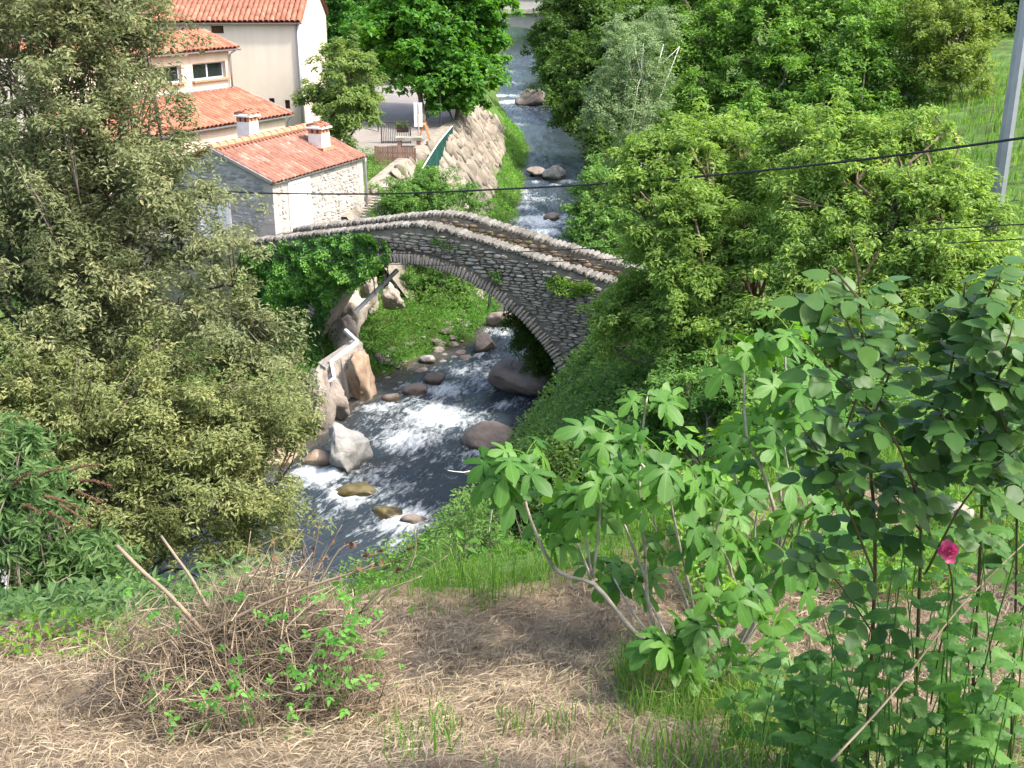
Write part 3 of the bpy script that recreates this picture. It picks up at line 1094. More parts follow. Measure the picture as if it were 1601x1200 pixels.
def window(parent, pl, xa, xb, za, zb, depth=.15):
    w = Geo()
    fr = .055
    c = pl((xa + xb) / 2, (za + zb) / 2) - pl.out * depth
    for xx, zz, sx, sz in (((xa + xb) / 2, za + fr / 2, xb - xa, fr), ((xa + xb) / 2, zb - fr / 2, xb - xa, fr), (xa + fr / 2, (za + zb) / 2, fr, zb - za - 2 * fr), (xb - fr / 2, (za + zb) / 2, fr, zb - za - 2 * fr),
                           ((xa + xb) / 2, (za + zb) / 2, fr * 1.2, zb - za - 2 * fr)):
        w.box(pl(xx, zz) - pl.out * (depth - .03), pl.ex, pl.out, UP, (sx, .05, sz))
    wo_ = obj('window', w, M['frame'], parent)
    mid = (xa + xb) / 2
    for a, b_ in ((xa + fr, mid - fr * .6), (mid + fr * .6, xb - fr)):
        p = Geo()
        p.box(pl((a + b_) / 2, (za + zb) / 2) - pl.out * (depth - .02), pl.ex, pl.out, UP, (b_ - a + .01, .012, zb - za - 2 * fr + .01))
        obj('pane', p, M['glass'], wo_)
    s = Geo()
    s.box(pl(mid, za - .035) + pl.out * .03, pl.ex, pl.out, UP, (xb - xa + .16, .2, .06))
    obj('sill', s, M['ridge'], wo_)
    return wo_


def chimney(parent, c, ex, ey, w, d, h, z0):
    """white rendered stack with two slots a side under a small tiled cap"""
    ex, ey = unit(ex), unit(ey)
    gg = Geo()
    c = np.array([c[0], c[1], 0.0])
    gg.box(c + UP * (z0 + h / 2), ex, ey, UP, (w, d, h))
    ch = obj('chimney', gg, M['chim'], parent)
    s = Geo()
    zt = z0 + h
    for sx in (-1, 0, 1):
        for sy in (-1, 0, 1):
            if sx == 0 and sy == 0:
                continue
            s.box(c + ex * sx * (w / 2 - .06) + ey * sy * (d / 2 - .06) + UP * (zt + .08), ex, ey, UP, (.11, .11, .16))
    s.box(c + UP * (zt + .06), ex, ey, UP, (w * .6, d * .6, .11))
    obj('vent_pier', s, M['ridge'], ch)
    cp = Geo()
    cp.box(c + UP * (zt + .185), ex, ey, UP, (w + .14, d + .14, .05))
    obj('cap', cp, M['chim'], ch)
    me = tile_mesh('tile')
    for side in (-1, 1):
        for k in range(max(2, int(w / .2))):
            n_ = max(2, int(w / .2))
            e2 = unit(-ey * side + UP * .3)
            e1 = unit(np.cross(e2, UP))
            inst('cap_tile', me, ch, c + ex * ((k + .5) / n_ - .5) * (w + .1) + ey * side * (d / 2 + .06) + UP * (zt + .215), e1, e2, np.cross(e1, e2), (1, 1, 1))
    f = Geo()
    f.box(c + UP * (z0 + .02), ex, ey, UP, (w + .22, d + .22, .5))
    obj('flaunching', f, M['ridge'], ch)
    return ch


def gutter(parent, a, b_, r=.06):
    gg = Geo()
    a, b_ = np.asarray(a, float), np.asarray(b_, float)
    e = unit(b_ - a)
    s = unit(np.cross(e, UP))
    V = []
    n = 6
    for p in (a, b_):
        for k in range(n + 1):
            t = math.pi + math.pi * k / n
            V.append(p + s * r * math.cos(t) + UP * r * math.sin(t))
        for k in range(n + 1):
            t = math.pi + math.pi * k / n
            V.append(p + s * (r - .008) * math.cos(t) + UP * (r - .008) * math.sin(t))
    m_ = 2 * (n + 1)
    Q = []
    for k in range(n):
        Q += [(k, m_ + k, m_ + k + 1, k + 1), (n + 1 + k, n + 2 + k, m_ + n + 2 + k, m_ + n + 1 + k), (k, k + 1, n + 2 + k, n + 1 + k), (m_ + k, m_ + n + 1 + k, m_ + n + 2 + k, m_ + k + 1)]
    gg.add(V, Q)
    return obj('gutter', gg, M['zinc'], parent)


def pipe(parent, pts, r=.045, name='downpipe', mat='zinc'):
    gg = Geo()
    gg.tube(pts, r, 8)
    return obj(name, gg, M[mat], parent, smooth=True)


rng = np.random.RandomState(3)
# ---- the stone house beside the bridge
P1 = at(425, 283, 35.0)
ef = unit((2.11, 5.0, 0))
of = np.array([ef[1], -ef[0], 0])
eb = -of
HL, HWD, EZ, RZ = 5.45, 4.4, float(P1[2]) - .02, 0.0
house = thing('stone_house', 'small rubble stone house with old clay tiled roof beside the bridge', 'house', (P1[0], P1[1], -9.4))
sl_r = math.tan(math.radians(22))
zr = EZ + 2.15 * sl_r
fp = Plane((P1[0], P1[1], 0), ef, of)
gp = Plane((P1[0], P1[1], 0), eb, -ef)                    # gable, x runs back from the front corner
bp_ = Plane(np.array([P1[0], P1[1], 0]) + eb * 4.3, ef, eb)
kp = Plane(np.array([P1[0], P1[1], 0]) + ef * HL, eb, ef)
xs0, zs1 = hit(fp, 453, 285)
xs1, zs0 = hit(fp, 483, 350)
zs1 -= .07
sh = (xs0, xs1, zs0, zs1)
fw = wall(house, fp, 0, HL, -9.4, EZ - .02, 'lime', [sh], .2)
gw_ = wall(house, gp, 0, 4.3, -9.4, EZ - .02, 'lime', [(1.75, 2.75, -8.1, -6.6)], .2, ztop=(2.15, zr - .04))
wall(house, bp_, 0, HL, -9.4, EZ - .02, 'lime')
wall(house, kp, 0, 4.3, -9.4, EZ - .02, 'lime', ztop=(2.15, zr - .04))


def clash(x, z, w, h, r, m_=.04):
    return r[0] - m_ < x + w / 2 and x - w / 2 < r[1] + m_ and r[2] - m_ < z + h / 2 and z - h / 2 < r[3] + m_


rim = (sh[0] - .16, sh[1] + .16, sh[2] - .12, sh[3] + .1)
it = [s for s in pack(.28, HL - .25, -9.3, EZ - .12, (.08, .18), (.13, .36), rng) if not clash(*s, rim) and s[0] - s[2] / 2 > .2 and s[0] + s[2] / 2 < HL - .18]
lay('stone', it, Plane(fp.o - fp.out * .008, fp.ex, fp.out), fw, 'hstone_pale', .045, rng, 300, tilt=.16)
it = [s for s in pack(.3, 4.3, -9.3, zr, (.09, .2), (.16, .45), rng) if not clash(*s, (1.65, 2.85, -8.2, -6.5)) and s[0] - s[2] / 2 > .26
      and s[1] + s[3] / 2 < zr - .08 - abs(s[0] - 2.15) * sl_r - s[2] * .5 * sl_r]
lay('stone', it, Plane(gp.o - gp.out * .012, gp.ex, gp.out), gw_, 'hstone_grey', .06, rng, 300, tilt=.16)
# quoins at the corner and round the window
tm = templ('quoin', rough=.06)
z = -9.3
k = 0
while z < EZ - .2:
    h = rng.uniform(.24, .34)
    a, b_ = ((.42, .26) if k % 2 else (.26, .42))
    c = np.array([P1[0], P1[1], z + h / 2])
    q = Geo()
    q.box(c + ef * (a / 2 - .014) + eb * (b_ / 2 - .014), ef, eb, UP, (a, b_, h - .012))
    obj('quoin', q, M['quoin'], house)
    q = Geo()
    c2 = c + ef * HL
    q.box(c2 - ef * (a / 2 - .014) + eb * (b_ / 2 - .014), ef, eb, UP, (a, b_, h - .012))
    obj('quoin', q, M['quoin'], house)
    z += h
    k += 1


def shutter(parent, pl, r):
    f_ = Geo()
    for xx, zz, sx, sz in (((r[0] + r[1]) / 2, r[2] - .06, r[1] - r[0] + .3, .12), ((r[0] + r[1]) / 2, r[3] + .05, r[1] - r[0] + .3, .1), (r[0] - .075, (r[2] + r[3]) / 2, .15, r[3] - r[2]), (r[1] + .075, (r[2] + r[3]) / 2, .15, r[3] - r[2])):
        f_.box(pl(xx, zz) - pl.out * .03, pl.ex, pl.out, UP, (sx, .16, sz))
    so_ = obj('window_surround', f_, M['white'], parent)
    nb = 6
    for k in range(nb):
        p = Geo()
        wd = (r[1] - r[0]) / nb
        p.box(pl(r[0] + (k + .5) * wd, (r[2] + r[3]) / 2) - pl.out * .02, pl.ex, pl.out, UP, (wd - .012, .04, r[3] - r[2] - .01))
        obj('shutter_board', p, M['white'], so_)


shutter(house, fp, sh)
shutter(house, gp, (1.75, 2.75, -8.1, -6.6))
es = unit(eb + UP * sl_r)
es2 = unit(-eb + UP * sl_r)
A = np.array([P1[0], P1[1], EZ]) - ef * .06
roof(house, A - es * .05, ef, es, HL + .12, 2.2 / math.cos(math.atan(sl_r)), 'tile_old', rng)
A2 = A + eb * 4.3
roof(house, A2, ef, es2, HL + .12, 2.15 / math.cos(math.atan(sl_r)), 'tile_old', rng, step=.4, spacing=.3, limit=100)
rg = Geo()
for k in range(14):
    t0, t1 = k * (HL + .1) / 14, (k + 1.12) * (HL + .1) / 14
    rg.tube([A + ef * t0 + eb * 2.15 + UP * (2.15 * sl_r + .04), A + ef * t1 + eb * 2.15 + UP * (2.15 * sl_r + .02)], [.13, .115], 8)
obj('ridge_tiles', rg, M['ridge'], house)
# verge board along the gable
vb = Geo()
vb.box(A + es * 1.15 + UP * .01 - ef * .02, ef, es, unit(np.cross(ef, es)), (.05, 2.4, .1))
obj('verge', vb, M['zinc'], house)
gutter(house, A + of * .1 - UP * .03, A + ef * (HL + .14) + of * .1 - UP * .03)
pe = A + ef * (HL + .1) + of * .1
pipe(house, [pe - UP * .06, pe - UP * .2 - of * .0, pe - of * .02 - UP * .4 + ef * .03, pe - UP * 3.2 + ef * .03 - of * .02])
# chimneys: one on the near slope, one behind the ridge
d = ray(508, 236)
nrm = np.cross(ef, es)
s_ = (A @ nrm) / (d @ nrm)
cpt = d * s_ + eb * .2
chimney(house, cpt, ef, eb, .52, .52, .72, float(cpt[2]) - .12)
c2 = A + ef * 2.6 + eb * 2.55
chimney(house, c2, ef, eb, .5, .5, .85, zr - .32)

# ---- the two-tier annex behind it
E0, E1 = at(325, 198, 40.24), at(455, 178, 44.0)
ea = unit(((E1 - E0)[0], (E1 - E0)[1], 0))
oa = np.array([ea[1], -ea[0], 0])
ba = -oa
AZ = float(E1[2])
AL = 9.0
annex = thing('annex_house', 'cream rendered annexe with stepped clay roofs and two wide windows', 'house', (E1[0], E1[1], -8.6))
lo_ = Plane(np.array([E1[0], E1[1], 0]) - ea * AL - oa * .15, ea, oa)
wall(annex, lo_, 0, AL - .2, -8.6, AZ - .03, 'render2')
end1 = Plane(np.array([E1[0], E1[1], 0]) - ea * .2 - oa * .15, ba, ea)
gg = Geo()
UZ = -2.93
gg.add([end1(0, -8.6), end1(2.55, -8.6), end1(2.55, AZ + .72), end1(0, AZ - .03)], [(0, 1, 2, 3)])
gg.add([end1(2.55, -8.6), end1(4.6, -8.6), end1(4.6, UZ + .5), end1(2.55, UZ - .03)], [(0, 1, 2, 3)])
obj('end_wall', gg, M['render2'], annex)
up_ = Plane(np.array([E1[0], E1[1], 0]) - ea * AL + ba * 2.7, ea, oa)
w1a, w1b = hit(up_, 303, 127), hit(up_, 352, 95)
w2a, w2b = hit(up_, 232, 133), hit(up_, 283, 103)
zlo, zhi = (w1a[1] + w2a[1]) / 2, (w1b[1] + w2b[1]) / 2 + .02
H1, H2 = (w1a[0], w1b[0], zlo, zhi), (w2a[0], w2b[0], zlo, zhi)
wall(annex, up_, 0, AL - .2, AZ + .5, UZ - .03, 'render2', [H1, H2], .22)
window(annex, up_, *H1, depth=.2)
window(annex, up_, *H2, depth=.2)
sla = .8 / 2.7
Aa = np.array([E1[0], E1[1], AZ]) - ea * AL
roof(annex, Aa, ea, unit(ba + UP * sla), AL, 2.7 * math.hypot(1, sla), 'tile', rng)
fl = Geo()
fl.box(Aa + ea * AL / 2 + ba * 2.64 + UP * (.86), ea, ba, UP, (AL, .08, .07))
obj('flashing', fl, M['zinc'], annex)
Au = np.array([E1[0], E1[1], UZ]) - ea * (AL - .1) + ba * 2.5
roof(annex, Au, ea, unit(ba + UP * .33), AL - .02, 1.9 * math.hypot(1, .33), 'tile', rng)
roof(annex, Au + ba * 3.8, ea, unit(-ba + UP * .33), AL - .02, 1.9 * math.hypot(1, .33), 'tile', rng, step=.5, spacing=.4, limit=60)
gutter(annex, Aa + oa * .08 - UP * .04, Aa + ea * (AL + .05) + oa * .08 - UP * .04)
gutter(annex, Au + oa * .08 - UP * .04, Au + ea * (AL + .05) + oa * .08 - UP * .04)
pp = Aa + ea * (AL - .3) + ba * 2.55 + UP * (.9)
pipe(annex, [Au + ea * (AL - .2) + oa * .05 - UP * .08, Au + ea * (AL - .3) + ba * .14 - UP * .25, pp], .04)
pp = Aa + ea * (AL - .05) + oa * .05
pipe(annex, [pp - UP * .08, pp + ba * .18 - UP * .3, pp + ba * .18 - UP * 1.5], .04)
vb = Geo()
vb.box(Aa + ea * (AL + .02) + ba * 1.35 + UP * .46, ea, unit(ba + UP * sla), unit(np.cross(ea, unit(ba + UP * sla))), (.05, 2.85, .1))
obj('verge', vb, M['zinc'], annex)

# ---- the tall house at the back
C0 = at(467, 33, 48.0)
tf = unit((-1, -.03, 0))                    # along the facade, to the left
ts_ = unit((-.03, 1, 0))                    # along the gable side, away
TZ = float(C0[2])
tall = thing('tall_house', 'tall pale rendered house with clay tile roof behind the annexe', 'house', (C0[0], C0[1], -8.0))
tp = Plane((C0[0], C0[1], 0), -tf, -ts_)
tp.o = tp.o - tp.ex * 0
o1, o2 = hit(tp, 330, 52), hit(tp, 349, 40)
n1_, n2_ = hit(tp, 446, 170), hit(tp, 453, 156)
n3_, n4_ = hit(tp, 421, 161), hit(tp, 429, 153)
hs_ = [(o1[0], o2[0], o1[1], o2[1]), (n1_[0], n2_[0], n1_[1], n2_[1]), (n3_[0], n4_[0], n3_[1], n4_[1])]
wall(tall, tp, -14, 0, -8.0, TZ - .03, 'render', hs_, .25)
for h in hs_:
    q = Geo()
    q.box(tp((h[0] + h[1]) / 2, (h[2] + h[3]) / 2) - tp.out * .22, tp.ex, tp.out, UP, (h[1] - h[0], .04, h[3] - h[2]))
    obj('shutter', q, M['darkwood'], tall)
TD, tsl = 8.8, .40
sp_ = Plane((C0[0], C0[1], 0), ts_, -tf)
side_w = wall(tall, sp_, 0, TD, -8.0, TZ - .03, 'render', ztop=(TD / 2, TZ + TD / 2 * tsl - .05))
wall(tall, Plane(np.array([C0[0], C0[1], 0]) + tf * 14, ts_, tf), 0, TD, -8, TZ - .03, 'render', ztop=(TD / 2, TZ + TD / 2 * tsl - .05))
wall(tall, Plane(np.array([C0[0], C0[1], 0]) + ts_ * TD, tf, ts_), 0, 14, -8, TZ - .03, 'render')
At = np.array([C0[0], C0[1], TZ]) + tf * 14 - ts_ * .12
roof(tall, At, -tf, unit(ts_ + UP * tsl), 14.1, (TD / 2 + .12) * math.hypot(1, tsl), 'tile', rng, limit=300)
roof(tall, At + ts_ * (TD + .24), -tf, unit(-ts_ + UP * tsl), 14.1, (TD / 2 + .12) * math.hypot(1, tsl), 'tile', rng, step=.6, spacing=.5, limit=60)
gutter(tall, At - ts_ * .08 - UP * .05, At - tf * 14.15 - ts_ * .08 - UP * .05)
pc = np.array([C0[0], C0[1], 0]) + tf * .06 - ts_ * .06
pipe(tall, [pc + UP * (TZ - .1), pc + UP * (TZ - 3), pc + UP * -7.6], .06)
lamp = Geo()
lq = sp_(.9, TZ - 2.6)
lamp.box(lq + sp_.out * .12, sp_.ex, sp_.out, UP, (.08, .24, .06))
lamp.box(lq + sp_.out * .26 - UP * .05, sp_.ex, sp_.out, UP, (.16, .2, .1))
obj('wall_lamp', lamp, M['iron'], tall)

# ------------------------------------------------------------------ plaza and what stands on it


def patch(name, poly_fn, xs, ys, dz, mat, label, cat):
    X, Y = np.meshgrid(xs, ys)
    keep = poly_fn(X, Y)
    Z = height(X, Y, False) + dz
    gg = Geo()
    idx = np.arange(X.size).reshape(X.shape)
    k = keep[:-1, :-1] & keep[1:, 1:] & keep[:-1, 1:] & keep[1:, :-1]
    Q = np.stack([idx[:-1, :-1], idx[:-1, 1:], idx[1:, 1:], idx[1:, :-1]], -1)[k]
    gg.add(np.stack([X, Y, Z], -1).reshape(-1, 3), Q)
    o = obj(name, gg, mat, smooth=True)
    return tag(o, label, cat, kind='structure')


patch('plaza', lambda X, Y: (X < np.interp(Y, [44, 50, 55, 70, 90], [-4.6, -3.5, -2.9, -2.2, -2.2])) & (X > -8.2), np.arange(-8.4, -2, .2), np.arange(46.5, 90, .4), .06, M['paving'], 'pale gravel square beside the river under the big trees', 'square')


def grd(u, v, z0=-7.2):
    """pixel -> point on the ground"""
    z = z0
    for _ in range(12):
        p = onz(u, v, z)
        z = float(height(np.array([p[0]]), np.array([p[1]]), False)[0]) * .6 + z * .4
    p[2] = float(height(np.array([p[0]]), np.array([p[1]]), False)[0])
    return p


# rock retaining wall
rw = thing('retaining_wall', 'pale sloping rock retaining wall below the square', 'wall', (-2.4, 50, -10))
ty_ = np.array([38.5, 42, 45, 50, 55, 62, 72])
tX = np.array([-5.6, -4.9, -4.1, -3.15, -2.5, -2.3, -2.3])
tZ = np.array([-8.0, -7.55, -7.15, -6.98, -6.85, -6.75, -6.7])
bX = np.array([-3.6, -2.6, -1.5, -.95, -.85, -.6, -.4])
bZ = np.array([-10.9, -10.6, -10.2, -10.0, -9.9, -9.6, -9.4])
gg = Geo()
V, Q = [], []
ysr = np.linspace(38.5, 72, 40)
for y in ysr:
    a = np.array([np.interp(y, ty_, tX), y, np.interp(y, ty_, tZ)])
    b_ = np.array([np.interp(y, ty_, bX), y, np.interp(y, ty_, bZ)])
    V += [a - np.array([.5, 0, .0]), a, a * .5 + b_ * .5, b_, b_ - np.array([.1, 0, .5])]
for k in range(len(ysr) - 1):
    for j in range(4):
        Q.append((5 * k + j, 5 * k + 5 + j, 5 * k + 6 + j, 5 * k + 1 + j))
gg.add(V, Q)
obj('mortar_bed', gg, M['mortar'], rw, smooth=True)


def rock_geo(rng, rough=.25, sub=2, flat=.0, facet=0):
    import bmesh
    bm = bmesh.new()
    bmesh.ops.create_icosphere(bm, subdivisions=sub, radius=1.0)
    V = np.array([v.co[:] for v in bm.verts])
    T = np.array([[v.index for v in f.verts] for f in bm.faces])
    bm.free()
    o_ = rng.rand(3) * 40
    for _ in range(facet):
        n = unit(rng.normal(size=3))
        h = rng.uniform(.45, .8)
        dd = V @ n - h
        V = V - np.clip(dd, 0, None)[:, None] * n * .97
    r = 1 + rough * fbm(V * 1.1 + o_, 3) * .6
    return V * r[:, None], T


rocks = []
for k in range(8):
    V, T = rock_geo(rng, .3, 2, facet=7)
    gg = Geo()
    gg.add(V, T=T)
    me = gg.mesh('stone', smooth=True)
    me.materials.append(M['wallrock'])
    rocks.append(me)
for y in np.arange(40.5, 71, .62):
    for f_ in np.linspace(.06, .95, 6):
        yy = y + rng.uniform(-.2, .2)
        ff = min(.98, max(.03, f_ + rng.uniform(-.05, .05)))
        a = np.array([np.interp(yy, ty_, tX), yy, np.interp(yy, ty_, tZ)])
        b_ = np.array([np.interp(yy, ty_, bX), yy, np.interp(yy, ty_, bZ)])
        P = a * (1 - ff) + b_ * ff
        down = unit(b_ - a)
        al = unit(np.array([0, 1.0, 0]) - down * down[1])
        nn_ = unit(np.cross(al, down))
        if nn_[0] < 0:
            nn_ = -nn_
        an = rng.uniform(-1.6, 1.6)
        e1 = al * math.cos(an) + down * math.sin(an)
        e2 = -al * math.sin(an) + down * math.cos(an)
        s0 = .2 + .34 * rng.rand() ** 1.6 + .12 * (rng.rand() < .12)
        inst('stone', rocks[rng.randint(8)], rw, P - nn_ * .04, e1, e2, nn_, (s0 * 1.25, s0 * rng.uniform(.7, 1.0), rng.uniform(.08, .24)))

# green mesh fence along the top of the wall
fpts = [(onz(655, 268, -7.1)), (onz(690, 232, -7.0)), (onz(714, 200, -6.9))]
fpts = np.array([[p[0] - .2, p[1], .15 + float(height(np.array([p[0]]), np.array([p[1]]), False)[0])] for p in fpts])
fence = thing('mesh_fence', 'green wire mesh fence along the edge of the square', 'fence', fpts[0])
fc_ = curve(fpts, 12)
for k in range(0, len(fc_), 2):
    q = Geo()
    q.tube([fc_[k] - UP * .1, fc_[k] + UP * 1.12], .035, 6)
    obj('post', q, M['greenmesh'], fence)
wm = Geo()
dl = np.concatenate([[0], np.cumsum(np.linalg.norm(np.diff(fc_, axis=0), axis=1))])
for s_ in np.arange(0, dl[-1], .055):
    p = np.array([np.interp(s_, dl, fc_[:, j]) for j in range(3)])
    wm.tube([p + UP * .05, p + UP * 1.05], .011, 3, cap=False)
for zz in np.linspace(.05, 1.05, 12):
    wm.tube(fc_ + UP * zz, .011, 3, cap=False)
obj('wire_mesh', wm, M['greenmesh'], fence, kind='stuff')
hr = Geo()
hr.tube(fc_ + UP * 1.1, .03, 6)
obj('top_rail', hr, M['palebeam'], fence)


def stand(u, v, z0=-7.2):
    p = grd(u, v, z0)
    return p


# notice board
p = stand(655, 226)
sb = thing('notice_board', 'tall white double panel board on a post by the green fence', 'sign', p)
q = Geo()
q.tube([p, p + UP * 1.3], .04, 6)
obj('post', q, M['wood'], sb)
for dx in (-.10, .10):
    q = Geo()
    q.box(p + np.array([dx, 0, 1.25]), (1, 0, 0), (0, 1, 0), UP, (.15, .05, 1.0))
    obj('panel', q, M['white'], sb)
# orange trestle leaning beside it
p = stand(664, 222)
tr = thing('trestle', 'orange wooden trestle beside the white board', 'trestle', p)
for s_, nm in ((-1, 'leg'), (1, 'leg')):
    for s2 in (-.22, .22):
        q = Geo()
        q.tube([p + np.array([s_ * .28, s2, 0]), p + np.array([s_ * .03, s2 * .8, .75])], .035, 5)
        obj(nm, q, M['orangewood'], tr)
q = Geo()
q.box(p + UP * .76, (1, 0, 0), (0, 1, 0), UP, (.12, .6, .06))
q.box(p + UP * .4 + np.array([.15, 0, 0]), (1, 0, 0), (0, 1, 0), UP, (.05, .5, .05))
obj('bar', q, M['orangewood'], tr)
# iron railing
pa, pb = stand(597, 226), stand(642, 226)
ra = thing('iron_railing', 'black iron railing at the edge of the square', 'railing', pa)
for zz in (.12, .95):
    q = Geo()
    q.tube([pa + UP * zz, pb + UP * zz], .022, 5)
    obj('rail', q, M['iron'], ra)
nb = 16
for k in range(nb + 1):
    p = pa + (pb - pa) * k / nb
    q = Geo()
    q.tube([p - UP * .03, p + UP * .95], .028 if k in (0, nb) else .013, 5)
    obj('post' if k in (0, nb) else 'bar', q, M['iron'], ra)
# flower box hung on it
p = stand(631, 223) + UP * .58
p[1] -= .18
fb_ = thing('flower_box', 'brown flower box with yellow green plants on the railing', 'planter', p)
q = Geo()
q.box(p, (1, 0, 0), (0, 1, 0), UP, (.5, .22, .2))
obj('box', q, M['darkwood'], fb_)
q = Geo()
n_ = 260
PP = p + np.stack([rng.uniform(-.26, .26, n_), rng.uniform(-.12, .12, n_), rng.uniform(.06, .32, n_)], 1)
q.leaves(PP, rng.normal(size=(n_, 3)) + UP, .1, .05, rng, rng.rand(n_))
obj('plant', q, M['L_yellow'], fb_)
# brown board fence
pa, pb = stand(586, 256, -7.4), stand(651, 258, -7.4)
bf = thing('board_fence', 'low brown board fence below the railing', 'fence', pa)
nb = 17
for k in range(nb):
    p = pa + (pb - pa) * (k + .5) / nb
    p[2] = min(p[2], pa[2] + .2)
    q = Geo()
    q.box(p + UP * .3, unit(pb - pa), unit(np.cross(UP, pb - pa)), UP, (np.linalg.norm(pb - pa) / nb * .86, .03, .8 + rng.uniform(-.03, .03)))
    obj('board', q, M['brownwood'], bf)
q = Geo()
q.box((pa + pb) / 2 + UP * .45 + np.array([0, .04, 0]), unit(pb - pa), unit(np.cross(UP, pb - pa)), UP, (np.linalg.norm(pb - pa), .04, .08))
obj('rail', q, M['brownwood'], bf)
# stone bench block
p = stand(640, 232)
bk = thing('stone_bench', 'pale stone slab bench behind the board fence', 'bench', p)
q = Geo()
q.box(p + UP * .42, (1, 0, 0), (0, 1, 0), UP, (1.1, .5, .12))
obj('seat', q, M['concrete'], bk)
for dx in (-.4, .4):
    q = Geo()
    q.box(p + UP * .18 + np.array([dx, 0, 0]), (1, 0, 0), (0, 1, 0), UP, (.16, .42, .37))
    obj('leg', q, M['brownwood'], bk)
# thin post under the tree
p = stand(689, 203)
gg = Geo()
gg.tube([p - UP * .1, p + UP * 1.4, p + UP * 2.6], [.04, .035, .03], 6)
gg.box(p + UP * 2.62, (1, 0, 0), (0, 1, 0), UP, (.1, .1, .06))
tag(obj('thin_post', gg, M['iron'], loc=p), 'thin dark post under the big tree on the square', 'post')

# stone steps down from the square to the bridge
stp = thing('stone_steps', 'flight of worn stone steps beside the stone house', 'steps', (-4.8, 40, -8.2))
a0, a1 = onz(607, 292, -7.55), onz(572, 342, -8.25)
for k in range(13):
    f_ = k / 12
    p = a0 * (1 - f_) + a1 * f_
    q = Geo()
    q.box(p - UP * .2, unit((1, -.35, 0)), unit((.35, 1, 0)), UP, (1.15 + rng.uniform(-.08, .08), .52, .5))
    o = obj('step', q, M['step'], stp)
# water butt by the house corner
p = at(570, 362, 37.6)
wbt = thing('water_butt', 'small grey plastic water butt by the house corner', 'barrel', p - UP * .5)
q = Geo()
q.tube([p - UP * .5, p - UP * .1, p + UP * .22, p + UP * .25], [.15, .17, .165, .15], 14)
obj('barrel', q, M['palebeam'], wbt, smooth=True)
q = Geo()
q.tube([p + UP * .252, p + UP * .28], [.18, .17], 14)
obj('lid', q, M['galv'], wbt)
# little tap post with handrail
p = at(592, 345, 38.5)
hp = thing('stair_handrail', 'thin iron handrail with two posts beside the steps', 'handrail', p - UP * .5)
for dx in (0, .55):
    q = Geo()
    q.tube([p + np.array([dx, dx, -.7]), p + np.array([dx, dx, .55])], .022, 5)
    obj('post', q, M['iron'], hp)
q = Geo()
q.tube([p + np.array([-.1, -.1, .5]), p + np.array([.6, .6, .58])], .018, 5)
obj('rail', q, M['iron'], hp)
# wall between house and bridge (the ramp parapet with pale coping)
rp = thing('ramp_wall', 'low stone wall with pale coping below the stone house', 'wall', bp(-6, 0, -9))
q = Geo()
for k in range(14):
    t0, t1 = -12.5 + k * .44, -12.5 + (k + 1) * .44 - .015
    zz = float(partop(max(t1, -7.2))) + .02
    q = Geo()
    q.box(bp((t0 + t1) / 2, .2, zz - .04), BE, BN, UP, (t1 - t0, .46, .1))
    obj('coping_stone', q, M['coping'], rp)
q = Geo()
q.box(bp(-9.4, .2, -9.2), BE, BN, UP, (6.1, .36, 2.2))
obj('wall_core', q, M['mortar'], rp)

# ------------------------------------------------------------------ far road bridge
FY = 150.0
fbz = float(at(800, 17, FY)[2])
fb = thing('road_bridge', 'distant grey stone road bridge with pale deck band upstream', 'bridge', (0, FY, float(water(FY))))
q = Geo()
axs = np.linspace(-16, 16, 65)
az = []
for x in axs:
    xx = x + .5
    az.append(float(water(FY)) - .5 if abs(xx) > 5.2 else float(water(FY)) - .5 + 2.1 * math.sqrt(max(0, 1 - (xx / 5.2) ** 2)))
V, Q = [], []
zt_ = fbz - .25
for x, z in zip(axs, az):
    z = min(z, zt_ - .6)
    V += [(x, FY, z), (x, FY, zt_), (x, FY + 5, zt_), (x, FY + 5, z)]
for k in range(len(axs) - 1):
    for j in range(4):
        Q.append((4 * k + j, 4 * k + (j + 1) % 4, 4 * k + 4 + (j + 1) % 4, 4 * k + 4 + j))
q.add(V, Q)
obj('arch_wall', q, M['bridgeconc'], fb)
q = Geo()
q.box((0, FY + 2.4, fbz), (1, 0, 0), (0, 1, 0), UP, (33, 6.0, .5))
obj('deck_band', q, M['concrete'], fb)
for yy in (FY - .2, FY + 5):
    q = Geo()
    q.box((0, yy, fbz + .8), (1, 0, 0), (0, 1, 0), UP, (33, .35, 1.1))
    pr = obj('parapet', q, M['bridgeconc'], fb)
    for k in range(41):
        q = Geo()
        q.box((-16 + k * .8, yy - .02, fbz + 1.4), (1, 0, 0), (0, 1, 0), UP, (.76, .46, .12))
        obj('coping_stone', q, M['bridgeconc'], pr)
# ------------------------------------------------------------------ rocks in and beside the river


